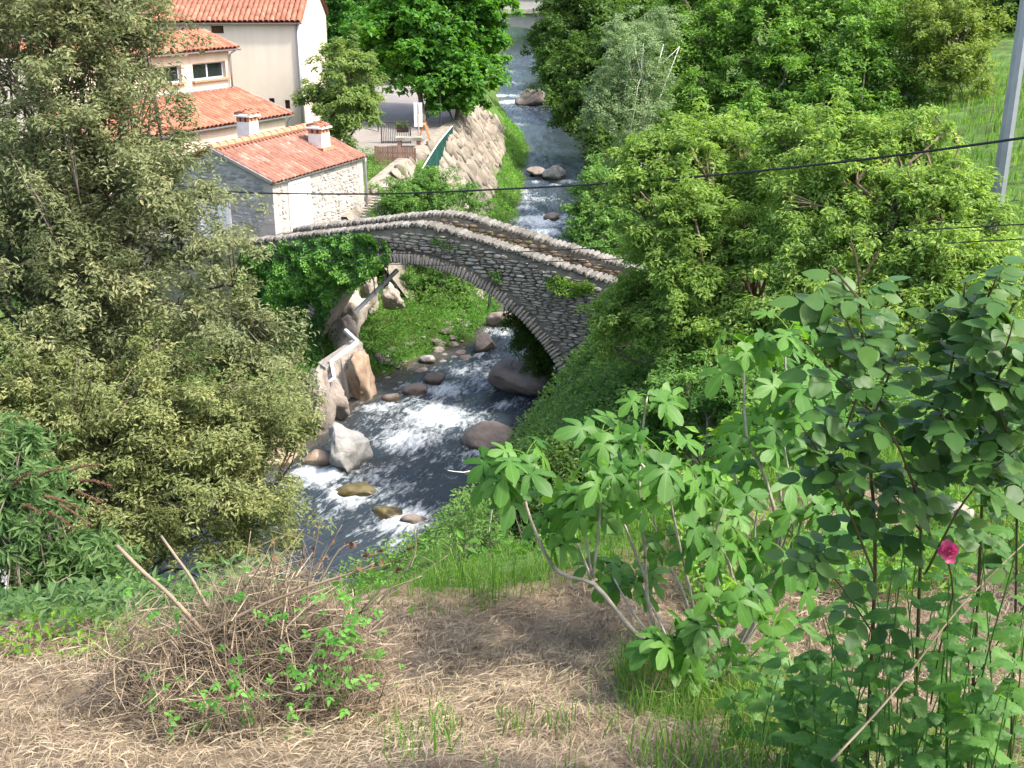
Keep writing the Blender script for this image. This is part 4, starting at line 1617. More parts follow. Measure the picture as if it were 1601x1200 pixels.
def boulder(label, u, v, Yoff, sx, sy, sz, mat, seed, rot=0.0, rough=.25, facet=4, sink=.3, name='boulder', tilt=0.0, sub=4, z=None):
    """u,v: the pixel of the boulder's foot; sizes are half axes in metres"""
    rg_ = np.random.RandomState(seed)
    V, T = rock_geo(rg_, rough, sub if max(sx, sz) > .45 else 3, facet=facet)
    if facet > 6:
        V = V * (1 + .2 * fbm(V * 2.4 + seed, 5))[:, None]
    V = V * np.array([sx, sy, sz])
    V = V + unit([0.3, .2, 1]) * (fbm(V * 5 / max(sx, .4) + seed, 3) * .045 * sx)[:, None]
    if tilt:
        c, s = math.cos(tilt), math.sin(tilt)
        V = np.stack([V[:, 0] * c + V[:, 2] * s, V[:, 1], -V[:, 0] * s + V[:, 2] * c], 1)
    c, s = math.cos(rot), math.sin(rot)
    V = np.stack([V[:, 0] * c - V[:, 1] * s, V[:, 0] * s + V[:, 1] * c, V[:, 2]], 1)
    if z is None:
        zz = -11.8
        for _ in range(8):
            p = onz(u, v, zz)
            zz = float(max(water(p[1]), height(np.array([p[0]]), np.array([p[1]]), False)[0]))
        p[2] = zz
    else:
        p = onz(u, v, z)
    p = p + np.array([0, sy * .8 + Yoff, 0])
    gg = Geo()
    gg.add(V + p + UP * (sz * (1 - 2 * sink)), T=T)
    return tag(obj(name, gg, M[mat], loc=p, smooth=True), label, 'rock')


boulder('largest brown boulder, rounded, under the right foot of the arch', 815, 622, 0, 1.05, .8, .66, 'bould', 2, rough=.2, sink=.25)
boulder('low brown boulder in mid-stream below the arch', 765, 705, 0, .72, .55, .42, 'bould', 3, rough=.2, sink=.3)
boulder('big pale grey angular boulder on the left water edge', 537, 738, -.1, .74, .72, .66, 'bouldpale', 15, rot=.3, rough=.22, facet=9, sink=.24, tilt=.28)
boulder('yellow brown mossy rock half under water below the pale boulder', 560, 778, 0, .55, .32, .2, 'bouldmoss', 6, rough=.3, sink=.42)
boulder('mossy rock awash at the centre of the lower rapid', 600, 812, 0, .45, .28, .16, 'bouldmoss', 26, rough=.3, sink=.45)
boulder('dark wet rock awash beside the lower rapid', 640, 822, 0, .4, .25, .18, 'bould', 27, rough=.3, sink=.45)
boulder('small reddish rock behind the pale boulder', 490, 735, .2, .4, .3, .28, 'brownrock', 28, rough=.3, sink=.35)
boulder('rounded grey boulder at the upper water edge under the arch', 758, 552, 0, .48, .42, .36, 'bould', 8, rough=.2, sink=.25)
boulder('boulder beside the waterfall step seen through the arch', 785, 515, 0, .5, .42, .38, 'bould', 9, rough=.25, sink=.25)
boulder('tall blocky pale boulder in the shade under the arch', 612, 490, 0, .44, .4, .52, 'rockpale', 10, rough=.18, facet=8, sink=.15, z=-10.4)
boulder('small pale boulder on the grassy bank under the arch', 668, 568, 0, .26, .2, .15, 'bouldpale', 11, rough=.2)
boulder('flat pale rock on the bank seen through the arch, upstream', 745, 467, 0, .5, .3, .22, 'rockpale', 12, rough=.3)
boulder('flat pale rock beside the water gap seen through the arch', 770, 470, .5, .45, .3, .22, 'rockpale', 13, rough=.3)
boulder('round pale boulder in mid-river upstream of the bridge', 868, 280, 0, .72, .6, .45, 'bouldpale', 14, rough=.16, sink=.25)
boulder('darker boulder touching the round pale one upstream', 838, 275, 0, .55, .5, .36, 'bould', 16, rough=.2, sink=.3)
boulder('wet grey boulder beside the far rapid', 832, 166, 0, 1.3, 1.1, .85, 'bould', 17, rough=.3, facet=6, sink=.3)
boulder('dark rock in the white fall just above the bridge', 862, 345, 0, .4, .3, .28, 'bould', 18, rough=.3, sink=.35)
boulder('wet dark rock at the top of the main rapid', 650, 618, 0, .38, .28, .2, 'bould', 19, rough=.3, sink=.35)
boulder('small dark rock in the foam left of the main rapid', 610, 628, 0, .3, .25, .17, 'bould', 20, rough=.3, sink=.35)
boulder('wet rounded rock behind the main rapid', 680, 602, 0, .36, .28, .24, 'bould', 21, rough=.2, sink=.3)
boulder('brown rock in the dark water left, below the oak', 430, 735, .3, .6, .5, .4, 'brownrock', 22, rough=.3, sink=.35)
# bedrock and concrete at the left foot of the arch
boulder('brown bedrock outcrop at the left foot of the arch', 562, 628, -.2, .5, .6, .95, 'brownrock', 31, rough=.35, facet=9, sink=.18, tilt=-.18, name='rock_outcrop')
boulder('grey bedrock lump in front of the brown outcrop', 520, 665, .2, .5, .5, .75, 'rockpale', 32, rough=.35, facet=9, sink=.2, name='rock_outcrop')
boulder('pale bedrock buttress at the water below the zigzag rail', 492, 695, .2, .42, .8, 1.25, 'rockpale', 33, rough=.35, facet=10, sink=.2, name='rock_outcrop', tilt=.1)
boulder('pale rough rock mass below the ivy on the left under the arch', 552, 530, 0, .55, .6, .95, 'rockpale', 34, rough=.4, facet=8, sink=.2, name='rock_outcrop', z=-11.0)
boulder('pale leaning rock slab beside the upper end of the zigzag rail', 575, 492, .2, .4, .5, .7, 'rockpale', 35, rough=.4, facet=8, sink=.2, name='rock_outcrop', z=-10.7, tilt=.3)
boulder('lowest pale rock below the ivy, nearest the wall panels', 532, 560, .1, .45, .5, .75, 'rockpale', 36, rough=.4, facet=8, sink=.22, name='rock_outcrop', z=-11.3)
# loose stones on the left bank, pieces of the ground
rng = np.random.RandomState(44)
pebs = []
for k in range(5):
    V, T = rock_geo(rng, .25, 2, facet=3)
    gg = Geo()
    gg.add(V, T=T)
    me = gg.mesh('stone', smooth=True)
    me.materials.append(M['rockpale' if k % 2 else 'bould'])
    pebs.append(me)
for (u, v, n, su, sv) in ((620, 565, 9, 40, 14), (690, 545, 10, 40, 12), (720, 500, 10, 35, 18), (640, 590, 7, 40, 10), (735, 480, 8, 30, 12), (700, 520, 8, 40, 20), (600, 575, 5, 20, 10), (710, 560, 7, 30, 8)):
    for k in range(n):
        uu, vv = u + rng.normal() * su * .6, v + rng.normal() * sv * .6
        z = -11
        for _ in range(8):
            p = onz(uu, vv, z)
            z = float(max(height(np.array([p[0]]), np.array([p[1]]), True)[0], water(p[1]) - .1))
        s0 = rng.uniform(.07, .22)
        a = rng.uniform(0, 6)
        inst('stone', pebs[rng.randint(5)], ground, np.array([p[0], p[1], z + s0 * .15]), np.array([math.cos(a), math.sin(a), 0]), np.array([-math.sin(a), math.cos(a), 0]), UP, (s0 * 1.2, s0, s0 * .6))

# concrete wall with the zigzag rail
cw = thing('concrete_wall', 'stained concrete bank wall under the ivy, left of the arch', 'wall', (-5.6, 30, -12))
for (ua, va, Ya), (ub, vb_, Yb), zb_ in (((566, 530, 31.1), (508, 569, 30.5), -12.6), ((530, 588, 30.0), (474, 630, 29.4), -12.7)):
    a, b_ = at(ua, va + 5, Ya), at(ub, vb_ + 5, Yb)
    e1 = unit((b_ - a) * np.array([1, 1, 0]))
    bk_ = np.array([-e1[1], e1[0], 0])
    if bk_[1] < 0:
        bk_ = -bk_
    V, Q = [], []
    m_ = 10
    for k in range(m_ + 1):
        p = a + (b_ - a) * k / m_
        j_ = rng.uniform(-.12, .12)
        V += [p - bk_ * .04, p + bk_ * .5, np.array([p[0], p[1], zb_]) + bk_ * .5, np.array([p[0], p[1], zb_]) - bk_ * (.22 + j_), p * .45 + np.array([p[0], p[1], zb_]) * .55 - bk_ * (.13 + j_)]
    for k in range(m_):
        for j in range(5):
            Q.append((5 * k + j, 5 * k + (j + 1) % 5, 5 * k + 5 + (j + 1) % 5, 5 * k + 5 + j))
    q = Geo()
    q.add(V, Q, [(0, 1, 2), (0, 2, 3), (0, 3, 4), (5 * m_, 5 * m_ + 2, 5 * m_ + 1), (5 * m_, 5 * m_ + 3, 5 * m_ + 2), (5 * m_, 5 * m_ + 4, 5 * m_ + 3)])
    obj('wall_panel', q, M['rockpale'], cw)
zz_ = thing('zigzag_rail', 'pale zigzag rail stepping down the bank wall under the arch', 'rail', at(505, 600, 30) - UP * .6)
for a, b_, w_ in (((621, 422, 32.4), (555, 488, 31.9), .12), ((540, 516, 31.5), (559, 534, 31.15), .1), ((559, 534, 31.1), (517, 566, 30.65), .12), ((518, 567, 30.6), (523, 592, 30.1), .09), ((523, 592, 30.0), (482, 625, 29.5), .12)):
    p, r_ = at(*a), at(*b_)
    e1 = unit(r_ - p)
    e2 = unit(np.cross(e1, np.array([1, 0, 0]) if abs(e1[2]) > .95 else UP))
    q = Geo()
    q.box((p + r_) / 2, e1, e2, np.cross(e1, e2), (np.linalg.norm(r_ - p) + .04, w_, w_ * .8))
    obj('rail', q, M['palebeam'], zz_)
p, r_ = at(463, 640, 28.4), at(455, 684, 28.2)
q = Geo()
q.tube(curve([p, (p + r_) / 2 + np.array([.01, 0, 0]), r_ - UP * .3], 6), [.08, .085, .085, .09, .09, .09, .09][:len(curve([p, (p + r_) / 2, r_], 6))], 7)
tag(obj('wooden_post', q, M['wood'], loc=r_), 'short weathered wooden post on the left bank by the oak foliage', 'post')
# white twig over the water
q = Geo()
tw = curve([at(700, 735, 9.6), at(725, 738, 9.6), at(752, 734, 9.7), at(772, 748, 10.1), at(770, 790, 10.4), at(760, 860, 10.45)], 14)
q.tube(tw, np.linspace(.004, .009, len(tw)), 5)
tag(obj('dead_twig', q, M['twigw'], loc=tw[-1]), 'bleached bare twig reaching out over the river', 'twig')

# ------------------------------------------------------------------ foliage


def tree(name, label, cat, base, blobs, nb, rb, lpb, ll, lw, mat, seed, tr=.2, bark='bark', group=None, flat=.65, shell=.5, limbs=70, lean=None, up=.85, tdir=None, tmix=0., sub=7, subr=.42, stems=1, bspread=.3, trunk_top=None, skin=True, limb_r=.32):
    rng = np.random.RandomState(seed)
    base = np.asarray(base, float)
    root = thing(name, label, cat, base, group)
    C = np.array([b[0] for b in blobs])
    R = np.array([b[1] if np.ndim(b[1]) else (b[1],) * 3 for b in blobs], float)
    wgt = np.prod(R, axis=1) ** (2 / 3)
    wgt /= wgt.sum()
    bi = rng.choice(len(blobs), nb, p=wgt)
    U = rng.normal(size=(nb, 3))
    U /= np.linalg.norm(U, axis=1)[:, None]
    U[:, 2] = np.where(U[:, 2] < -.55, -U[:, 2] * .5, U[:, 2])
    rad = shell + (1 - shell) * rng.rand(nb) ** .6
    BC = C[bi] + R[bi] * U * rad[:, None]
    size = rb * rng.uniform(.65, 1.35, nb)
    # sub twigs
    ns = nb * sub
    SI = np.repeat(np.arange(nb), sub)
    D = rng.normal(size=(ns, 3))
    D /= np.linalg.norm(D, axis=1)[:, None]
    D[:, 2] = D[:, 2] * .8 + .15
    AX = U + rng.normal(size=(nb, 3)) * .55 + UP * rng.uniform(-.35, .35, (nb, 1))
    AX /= np.linalg.norm(AX, axis=1)[:, None]
    sa = rng.uniform(-1.25, 1.25, ns)
    SC = BC[SI] + AX[SI] * (sa * size[SI])[:, None] + D * (size[SI] * (.75 - .35 * np.abs(sa)) * rng.rand(ns) ** .5)[:, None] * np.array([1, 1, flat])
    SC[:, 2] -= .18 * size[SI] * sa ** 2
    SD = D * .6 + U[SI] * .5 + rng.normal(size=(ns, 3)) * .25
    kk = max(1, lpb // sub)
    n = ns * kk
    LI = np.repeat(np.arange(ns), kk)
    O = rng.normal(size=(n, 3))
    O /= np.linalg.norm(O, axis=1)[:, None]
    LP = SC[LI] + O * (size[SI][LI] * subr * rng.rand(n) ** .5)[:, None] * np.array([1, 1, .75])
    LN = O * .4 + SD[LI] * .35 + UP * up + rng.normal(size=(n, 3)) * .38
    nvis = n
    tint = np.clip(rng.rand(nb)[SI][LI] * .35 + rng.rand(ns)[LI] * .25 + rng.rand(n) * .4, 0, 1)
    Ls = ll * rng.uniform(.65, 1.3, n)
    gg = Geo()
    td = None if tdir is None else np.broadcast_to(np.asarray(tdir, float), (n, 3)) * .6 + O * .5
    gg.leaves(LP, LN, Ls, Ls * lw, rng, tint, tdir=td, tmix=tmix)
    # wood
    wd = Geo()
    cen = (C * wgt[:, None]).sum(0) if trunk_top is None else np.asarray(trunk_top, float)
    starts = []
    for s in range(stems):
        top = cen + rng.normal(size=3) * np.array([bspread, bspread, .1]) * (1 if stems > 1 else .3) * R.mean()
        b0 = base + (rng.normal(size=3) * np.array([.25, .25, 0]) * (stems > 1)) - UP * .35
        mid = b0 * .5 + top * .5 + rng.normal(size=3) * np.array([.06, .06, .02]) * np.linalg.norm(top - b0)
        c_ = curve([b0, b0 * .75 + mid * .25 + rng.normal(size=3) * .03 * np.linalg.norm(top - b0) * np.array([1, 1, 0]), mid, top], 12)
        wd.tube(c_, tr * np.linspace(1.15, .38, len(c_)) * (.75 if stems > 1 else 1), 8)
        starts.append(c_)
    sel = rng.permutation(nb)[:limbs]
    for k in sel:
        c_ = starts[rng.randint(len(starts))]
        tgt = BC[k]
        j = int(np.clip(len(c_) * (.35 + .6 * rng.rand()), 2, len(c_) - 1))
        st = c_[j]
        l = np.linalg.norm(tgt - st)
        m1 = st * .6 + tgt * .4 + rng.normal(size=3) * .10 * l + UP * .06 * l
        m2 = st * .25 + tgt * .75 + rng.normal(size=3) * .07 * l
        p = curve([st, m1, m2, tgt], 7)
        r0 = tr * limb_r * rng.uniform(.6, 1.1)
        wd.tube(p, np.linspace(r0, max(.004, r0 * .12), len(p)), 4, cap=False)
        # twigs from the bough centre
        for jj in range(3):
            q_ = SC[k * sub + jj % sub]
            wd.tube([p[-3], (p[-1] + q_) / 2 + rng.normal(size=3) * .03, q_], [r0 * .35, r0 * .2, max(.003, r0 * .08)], 3, cap=False)
    obj('trunk', wd, M[bark], root, smooth=True)
    obj('crown', gg, M[mat], root)
    return root


def bl(u, v, Y, r, ry=None, sq=1.0):
    """crown blob: pixel centre, depth, radius in pixels"""
    s = pxm(v, Y)
    return (at(u, v, Y), np.array([r * s, (ry or r) * s, r * s * sq]))


def gb_(x, y):
    return np.array([x, y, h1(x, y)])


# left bank: the two evergreen oaks
tree('evergreen_oak', 'large grey-green evergreen oak filling the upper left', 'tree', gb_(-9.0, 24.5),
     [bl(70, 90, 21, 200), bl(-60, 300, 22, 240), bl(150, 310, 20.5, 185), bl(255, 475, 20.5, 165), bl(60, 500, 20, 210), bl(140, 20, 22, 110), bl(330, 580, 20.5, 120), bl(-40, -60, 22, 250), bl(165, 140, 21, 55), bl(410, 600, 20.5, 75), bl(285, 330, 21.5, 65), bl(235, 45, 21.5, 30), bl(255, 265, 21.5, 60)],
     640, .55, 300, .106, .40, 'L_oak', 101, tr=.19, limbs=120, flat=.7, shell=.45, trunk_top=at(80, 250, 22), sub=9, subr=.40)
tree('evergreen_oak', 'lower olive-coloured evergreen oak leaning over the river on the left', 'tree', gb_(-9.8, 22.5),
     [bl(110, 700, 17.5, 150), bl(300, 745, 18, 150), bl(400, 800, 18.2, 85), bl(380, 680, 18.6, 95), bl(20, 640, 18, 130), bl(230, 650, 18.5, 130), bl(240, 830, 17.2, 80), bl(440, 650, 19, 50), bl(340, 850, 17.6, 70), bl(420, 850, 18, 55), bl(200, 890, 17, 55)],
     330, .45, 275, .092, .38, 'L_oak2', 102, tr=.2, limbs=110, flat=.7, shell=.45, trunk_top=at(150, 720, 18.5), sub=9)
# square: lindens and others
sq_ = stand(668, 206)
tree('linden_tree', 'big deep green linden with grey trunk on the square', 'tree', sq_,
     [bl(640, 50, 55, 75), bl(690, 20, 57, 85), bl(655, 105, 54, 55), bl(610, 70, 56, 45), bl(680, 120, 54, 50), bl(700, -60, 58, 90)],
     300, .55, 154, .235, .75, 'L_linden', 103, tr=.17, limbs=10, flat=.6, shell=.3, sub=7, trunk_top=at(665, 60, 56))
sq2 = stand(712, 208)
tree('linden_tree', 'bright linden beside the green fence, nearest the water', 'tree', sq2,
     [bl(735, 70, 57, 55), bl(720, 125, 55, 50), bl(745, 110, 56, 45), bl(720, 160, 54.5, 32), bl(760, 60, 58, 34), bl(730, 0, 58, 70), bl(690, 150, 54, 30)],
     240, .5, 154, .235, .75, 'L_linden', 104, tr=.15, limbs=8, flat=.6, shell=.3, trunk_top=at(735, 80, 56))
tree('young_ash', 'small pale green young tree between tall house and square', 'tree', gb_(*at(535, 222, 46.5)[:2]),
     [bl(540, 110, 46.5, 42), bl(530, 160, 46, 48), bl(555, 180, 46, 38), bl(500, 150, 46.5, 28), bl(560, 135, 47, 32), bl(545, 75, 47, 25), bl(520, 205, 45.5, 35)],
     120, .4, 170, .17, .4, 'L_young', 105, tr=.09, limbs=50, flat=.7)
tree('leafy_tree', 'mid green tree behind the small pale one, beyond the houses', 'tree', gb_(*at(545, 150, 75)[:2]),
     [bl(545, 20, 75, 60), bl(580, 60, 72, 50), bl(530, 80, 74, 45), bl(560, -40, 76, 70), bl(600, 100, 70, 35)],
     150, .8, 200, .24, .6, 'L_linden', 106, tr=.25, limbs=40)
tree('leafy_tree', 'tree crown behind the tall house roof at the top edge', 'tree', gb_(*at(640, 160, 92)[:2]),
     [bl(620, -10, 92, 70), bl(690, 10, 95, 70), bl(660, 60, 92, 50), bl(590, 90, 90, 40), bl(740, 30, 100, 45)],
     130, 1.0, 170, .3, .6, 'L_ash', 107, tr=.3, limbs=30)
tree('round_shrub', 'rounded light green shrub above the hump of the bridge', 'shrub', gb_(-3.5, 40.5),
     [bl(650, 308, 40, 46), bl(700, 315, 40, 44), bl(622, 325, 39, 36), bl(738, 328, 40.5, 28), bl(670, 288, 41, 28)],
     140, .34, 180, .1, .45, 'L_shrub', 108, tr=.06, stems=4, limbs=40)
tree('round_shrub', 'dense shrub in the shade seen through the arch', 'shrub', gb_(-2.7, 39.6),
     [bl(660, 440, 39.5, 32), bl(700, 450, 39.5, 35), bl(690, 475, 39, 30), bl(640, 455, 39.5, 25), bl(730, 470, 39, 22), bl(690, 430, 40, 30)],
     80, .34, 260, .09, .45, 'L_shrub', 109, tr=.05, stems=4, limbs=30)
# right bank: dark alders over the water upstream
for k, (lab, Y, bx, bls) in enumerate((
        ('dark alder overhanging the river, nearest the bend', 66, 7.5, [bl(930, 150, 66, 60), bl(905, 185, 65, 40), bl(930, 225, 62, 34), bl(960, 190, 64, 50), bl(930, 90, 67, 55), bl(985, 120, 66, 60)]),
        ('dark alder behind the birch, over the far water', 84, 7.5, [bl(885, 100, 84, 45), bl(930, 50, 85, 60), bl(872, 125, 83, 26), bl(900, 20, 86, 50), bl(885, 165, 82, 28)]),
        ('farthest dark alder beside the distant road bridge', 112, 8.5, [bl(880, 60, 112, 35), bl(852, 80, 112, 22), bl(900, 20, 114, 45), bl(868, 40, 112, 26), bl(848, 55, 116, 16)]),
        ('dark alder crown at the top edge right of the road bridge', 98, 12, [bl(960, 10, 98, 60), bl(1010, 30, 96, 60), bl(940, -30, 100, 60)]))):
    tree('alder_tree', lab, 'tree', gb_(bx, Y + 1), bls, 150, .75 if k == 0 else .95, 140, .21 if k == 0 else .27, .7, 'L_alder', 110 + k, tr=.2, limbs=40)
tree('birch_tree', 'pale grey-green birch with white stems on the right bank', 'tree', gb_(*at(1010, 230, 47)[:2]),
     [bl(985, 90, 47, 50), bl(960, 140, 47, 45), bl(1020, 70, 48, 45), bl(1010, 150, 47, 45), bl(940, 180, 46.5, 35), bl(985, 195, 46, 45), bl(975, 45, 48, 30), bl(1040, 40, 49, 30)],
     200, .4, 160, .1, .55, 'L_birch', 115, tr=.055, bark='birchbark', stems=5, bspread=.55, limbs=12, limb_r=.2, trunk_top=at(1000, 70, 47.5))
for k, (lab, Y, u, bls) in enumerate((
        ('full green ash right of the birch', 50, 1110, [bl(1090, 90, 50, 55), bl(1130, 50, 51, 70), bl(1110, 150, 49, 50), bl(1070, 180, 48, 40), bl(1090, 0, 52, 60)]),
        ('tallest green ash in the middle of the right-hand wood', 49, 1215, [bl(1200, 60, 49, 75), bl(1250, 110, 48, 60), bl(1190, 140, 48, 55), bl(1240, 20, 50, 70), bl(1160, 190, 46, 45), bl(1260, 190, 46, 45)]),
        ('green ash in front of the yellowish tree at right', 48, 1350, [bl(1330, 70, 48, 75), bl(1380, 120, 47, 55), bl(1300, 150, 46, 55), bl(1340, 0, 50, 70), bl(1400, 60, 49, 50), bl(1420, 170, 46, 45), bl(1360, 190, 45, 40)]))):
    tree('ash_tree', lab, 'tree', gb_(*at(u, 220, Y)[:2]), bls, 200, .6, 160, .185, .5, 'L_ash', 120 + k, tr=.16, limbs=50)
tree('leafy_tree', 'yellow-green tree left of the metal pole at the top right', 'tree', gb_(*at(1480, 180, 46)[:2]),
     [bl(1470, 60, 46, 65), bl(1500, 120, 45, 50), bl(1440, 110, 46, 45), bl(1520, 60, 47, 45), bl(1480, 0, 48, 65), bl(1535, 170, 45, 42)], 190, .55, 155, .15, .5, 'L_yellow', 125, tr=.14, limbs=50)
tree('leafy_tree', 'dark tree at the top right corner behind the metal pole', 'tree', gb_(*at(1580, 100, 62)[:2]),
     [bl(1570, 20, 62, 60), bl(1610, 60, 60, 60), bl(1620, -20, 62, 80), bl(1530, 0, 63, 50)], 130, .8, 190, .2, .6, 'L_alder', 126, tr=.2, limbs=30)
# walnuts on the right bank
tree('walnut_tree', 'yellow-green walnut with crooked limbs over the right end of the bridge', 'tree', gb_(6.0, 24.5),
     [bl(1060, 260, 24, 70), bl(1010, 235, 24, 45), bl(1130, 230, 25, 60), bl(1000, 300, 23.5, 45), bl(1090, 340, 23, 70), bl(1170, 300, 24, 60), bl(1030, 390, 23, 55), bl(1080, 450, 22, 60), bl(1180, 390, 22.5, 55)],
     420, .34, 150, .115, .42, 'L_walnut', 130, tr=.2, bark='barkred', limbs=150, flat=.55, shell=.35, limb_r=.3, tdir=(0, 0, -1), tmix=.25)
tree('walnut_tree', 'wider walnut with bare crooked branches left of the metal pole', 'tree', gb_(8.8, 21.5),
     [bl(1300, 270, 22, 75), bl(1380, 260, 22, 70), bl(1450, 320, 21, 70), bl(1260, 350, 21.5, 65), bl(1350, 380, 21, 75), bl(1480, 400, 20, 60), bl(1240, 440, 21, 60), bl(1400, 440, 20, 60), bl(1320, 470, 20, 60), bl(1520, 330, 21, 60), bl(1330, 210, 23, 50), bl(1440, 225, 22.5, 55), bl(1230, 215, 23.5, 45), bl(1500, 470, 19.5, 70), bl(1420, 520, 19, 65), bl(1560, 430, 19.5, 50), bl(1210, 510, 20.5, 55), bl(1300, 540, 19.5, 50)],
     560, .34, 150, .115, .42, 'L_walnut', 131, tr=.22, bark='barkred', limbs=170, flat=.55, shell=.35, limb_r=.3, tdir=(0, 0, -1), tmix=.25)
tree('walnut_tree', 'low walnut boughs above the right abutment of the bridge', 'tree', gb_(4.6, 22.3),
     [bl(990, 470, 23.5, 48), bl(1040, 500, 22.5, 55), bl(965, 520, 23, 38), bl(1110, 510, 21.5, 55), bl(1060, 560, 21.5, 45), bl(1150, 560, 20.5, 55)],
     200, .34, 150, .11, .42, 'L_walnut', 132, tr=.12, bark='barkred', limbs=70, flat=.6, shell=.4, tdir=(0, 0, -1), tmix=.25)
# shrubs of the right bank
for k, (lab, u, v, Y, bls, mt, ll) in enumerate((
        ('green willow shrub leaning over the water just above the bridge', 950, 440, 33, [bl(935, 300, 34, 40), bl(920, 340, 33.5, 38), bl(960, 350, 33, 45), bl(950, 400, 32, 38), bl(910, 370, 33, 28), bl(990, 320, 34, 45), bl(925, 262, 34.5, 18)], 'L_shrub', .09),
        ('dark shaded bush behind the right foot of the arch', 850, 585, 31.2, [bl(835, 530, 31.4, 22), bl(850, 565, 31.2, 24), bl(815, 500, 31.6, 16)], 'L_alder', .07),
        ('leafy bush growing on the right abutment of the bridge', 980, 640, 25.6, [bl(950, 560, 26.6, 30), bl(985, 560, 26, 42), bl(920, 620, 26.3, 24), bl(1010, 530, 25.5, 40)], 'L_shrub', .075),
        ('broad green bush on the right bank above the low boulder', 950, 720, 23, [bl(940, 650, 24.2, 50), bl(895, 690, 24, 30), bl(980, 640, 23, 55), bl(1010, 600, 23, 45), bl(950, 700, 22, 50)], 'L_shrub', .075),
        ('shaded bush behind the fig, halfway down the right bank', 1100, 700, 16, [bl(1080, 640, 17, 70), bl(1160, 620, 16.5, 70), bl(1020, 690, 17, 55), bl(1240, 640, 15, 60)], 'L_shrub', .075),
        ('low dark bush at the near right water edge', 860, 800, 16, [bl(850, 770, 15.5, 48), bl(810, 800, 15.5, 38), bl(900, 740, 16, 50), bl(880, 810, 14.5, 45), bl(780, 760, 16.5, 25)], 'L_alder', .075),
        ('green bush behind the fig stems at mid right', 1330, 720, 12, [bl(1300, 640, 12.5, 70), bl(1380, 660, 12, 70), bl(1450, 700, 11.5, 60), bl(1530, 640, 12, 70), bl(1590, 720, 11, 60)], 'L_shrub', .06))):
    b0 = at(u, v, Y)
    tree('bank_shrub', lab, 'shrub', gb_(b0[0], b0[1]), bls, 130, .32 if Y > 20 else .26, 112, ll * 1.25, .5, mt, 140 + k, tr=.06 if Y > 15 else .04, stems=4, limbs=45)
b0 = onz(740, 890, -10)
tree('willow_sapling', 'thin airy willow sapling in front of the near water', 'shrub', gb_(float(at(745, 900, 10.5)[0]), 10.5),
     [bl(745, 800, 10.5, 35), bl(720, 845, 10.4, 28), bl(775, 850, 10.3, 35), bl(750, 880, 10.2, 35), bl(790, 790, 10.6, 28)],
     46, .16, 60, .05, .35, 'L_shrub', 150, tr=.015, stems=4, limbs=40, shell=.2)
tree('hazel_shrub', 'sunlit yellow-green shrub behind the right half of the fig', 'shrub', gb_(2.3, 8.3),
     [bl(1240, 720, 8.4, 60), bl(1290, 760, 8.3, 60), bl(1200, 760, 8.3, 45), bl(1330, 720, 8.6, 45), bl(1400, 740, 8.2, 50), bl(1170, 690, 8.6, 45)],
     90, .17, 130, .07, .6, 'L_bright', 151, tr=.015, stems=5, limbs=40, shell=.3)


# ---- far wood on the slopes (one mass)
rng = np.random.RandomState(60)
gg = Geo()
for k in range(130):
    x = rng.uniform(-80, 90)
    y = rng.uniform(112, 300)
    if abs(x) < 8 and y < 175:
        continue
    z = float(height(np.array([x]), np.array([y]), False)[0])
    n_ = 230
    r = rng.uniform(2.5, 4.5)
    O = rng.normal(size=(n_, 3))
    O /= np.linalg.norm(O, axis=1)[:, None]
    P = np.array([x, y, z + r * 1.1]) + O * r * np.array([1, 1, 1.25]) * (rng.rand(n_, 1) ** .35)
    gg.leaves(P, O + UP * .6 + rng.normal(size=(n_, 3)) * .3, .95, .7, rng, np.clip(rng.rand() * .5 + rng.rand(n_) * .5, 0, 1))
tag(obj('far_wood', gg, M['L_ash']), 'far wooded valley slopes', 'wood', kind='stuff')

# ------------------------------------------------------------------ ivy


def inpoly(u, v, poly):
    c = np.zeros(len(u), bool)
    j = len(poly) - 1
    for i in range(len(poly)):
        xi, yi = poly[i]
        xj, yj = poly[j]
        c ^= ((yi > v) != (yj > v)) & (u < (xj - xi) * (v - yi) / (yj - yi + 1e-12) + xi)
        j = i
    return c


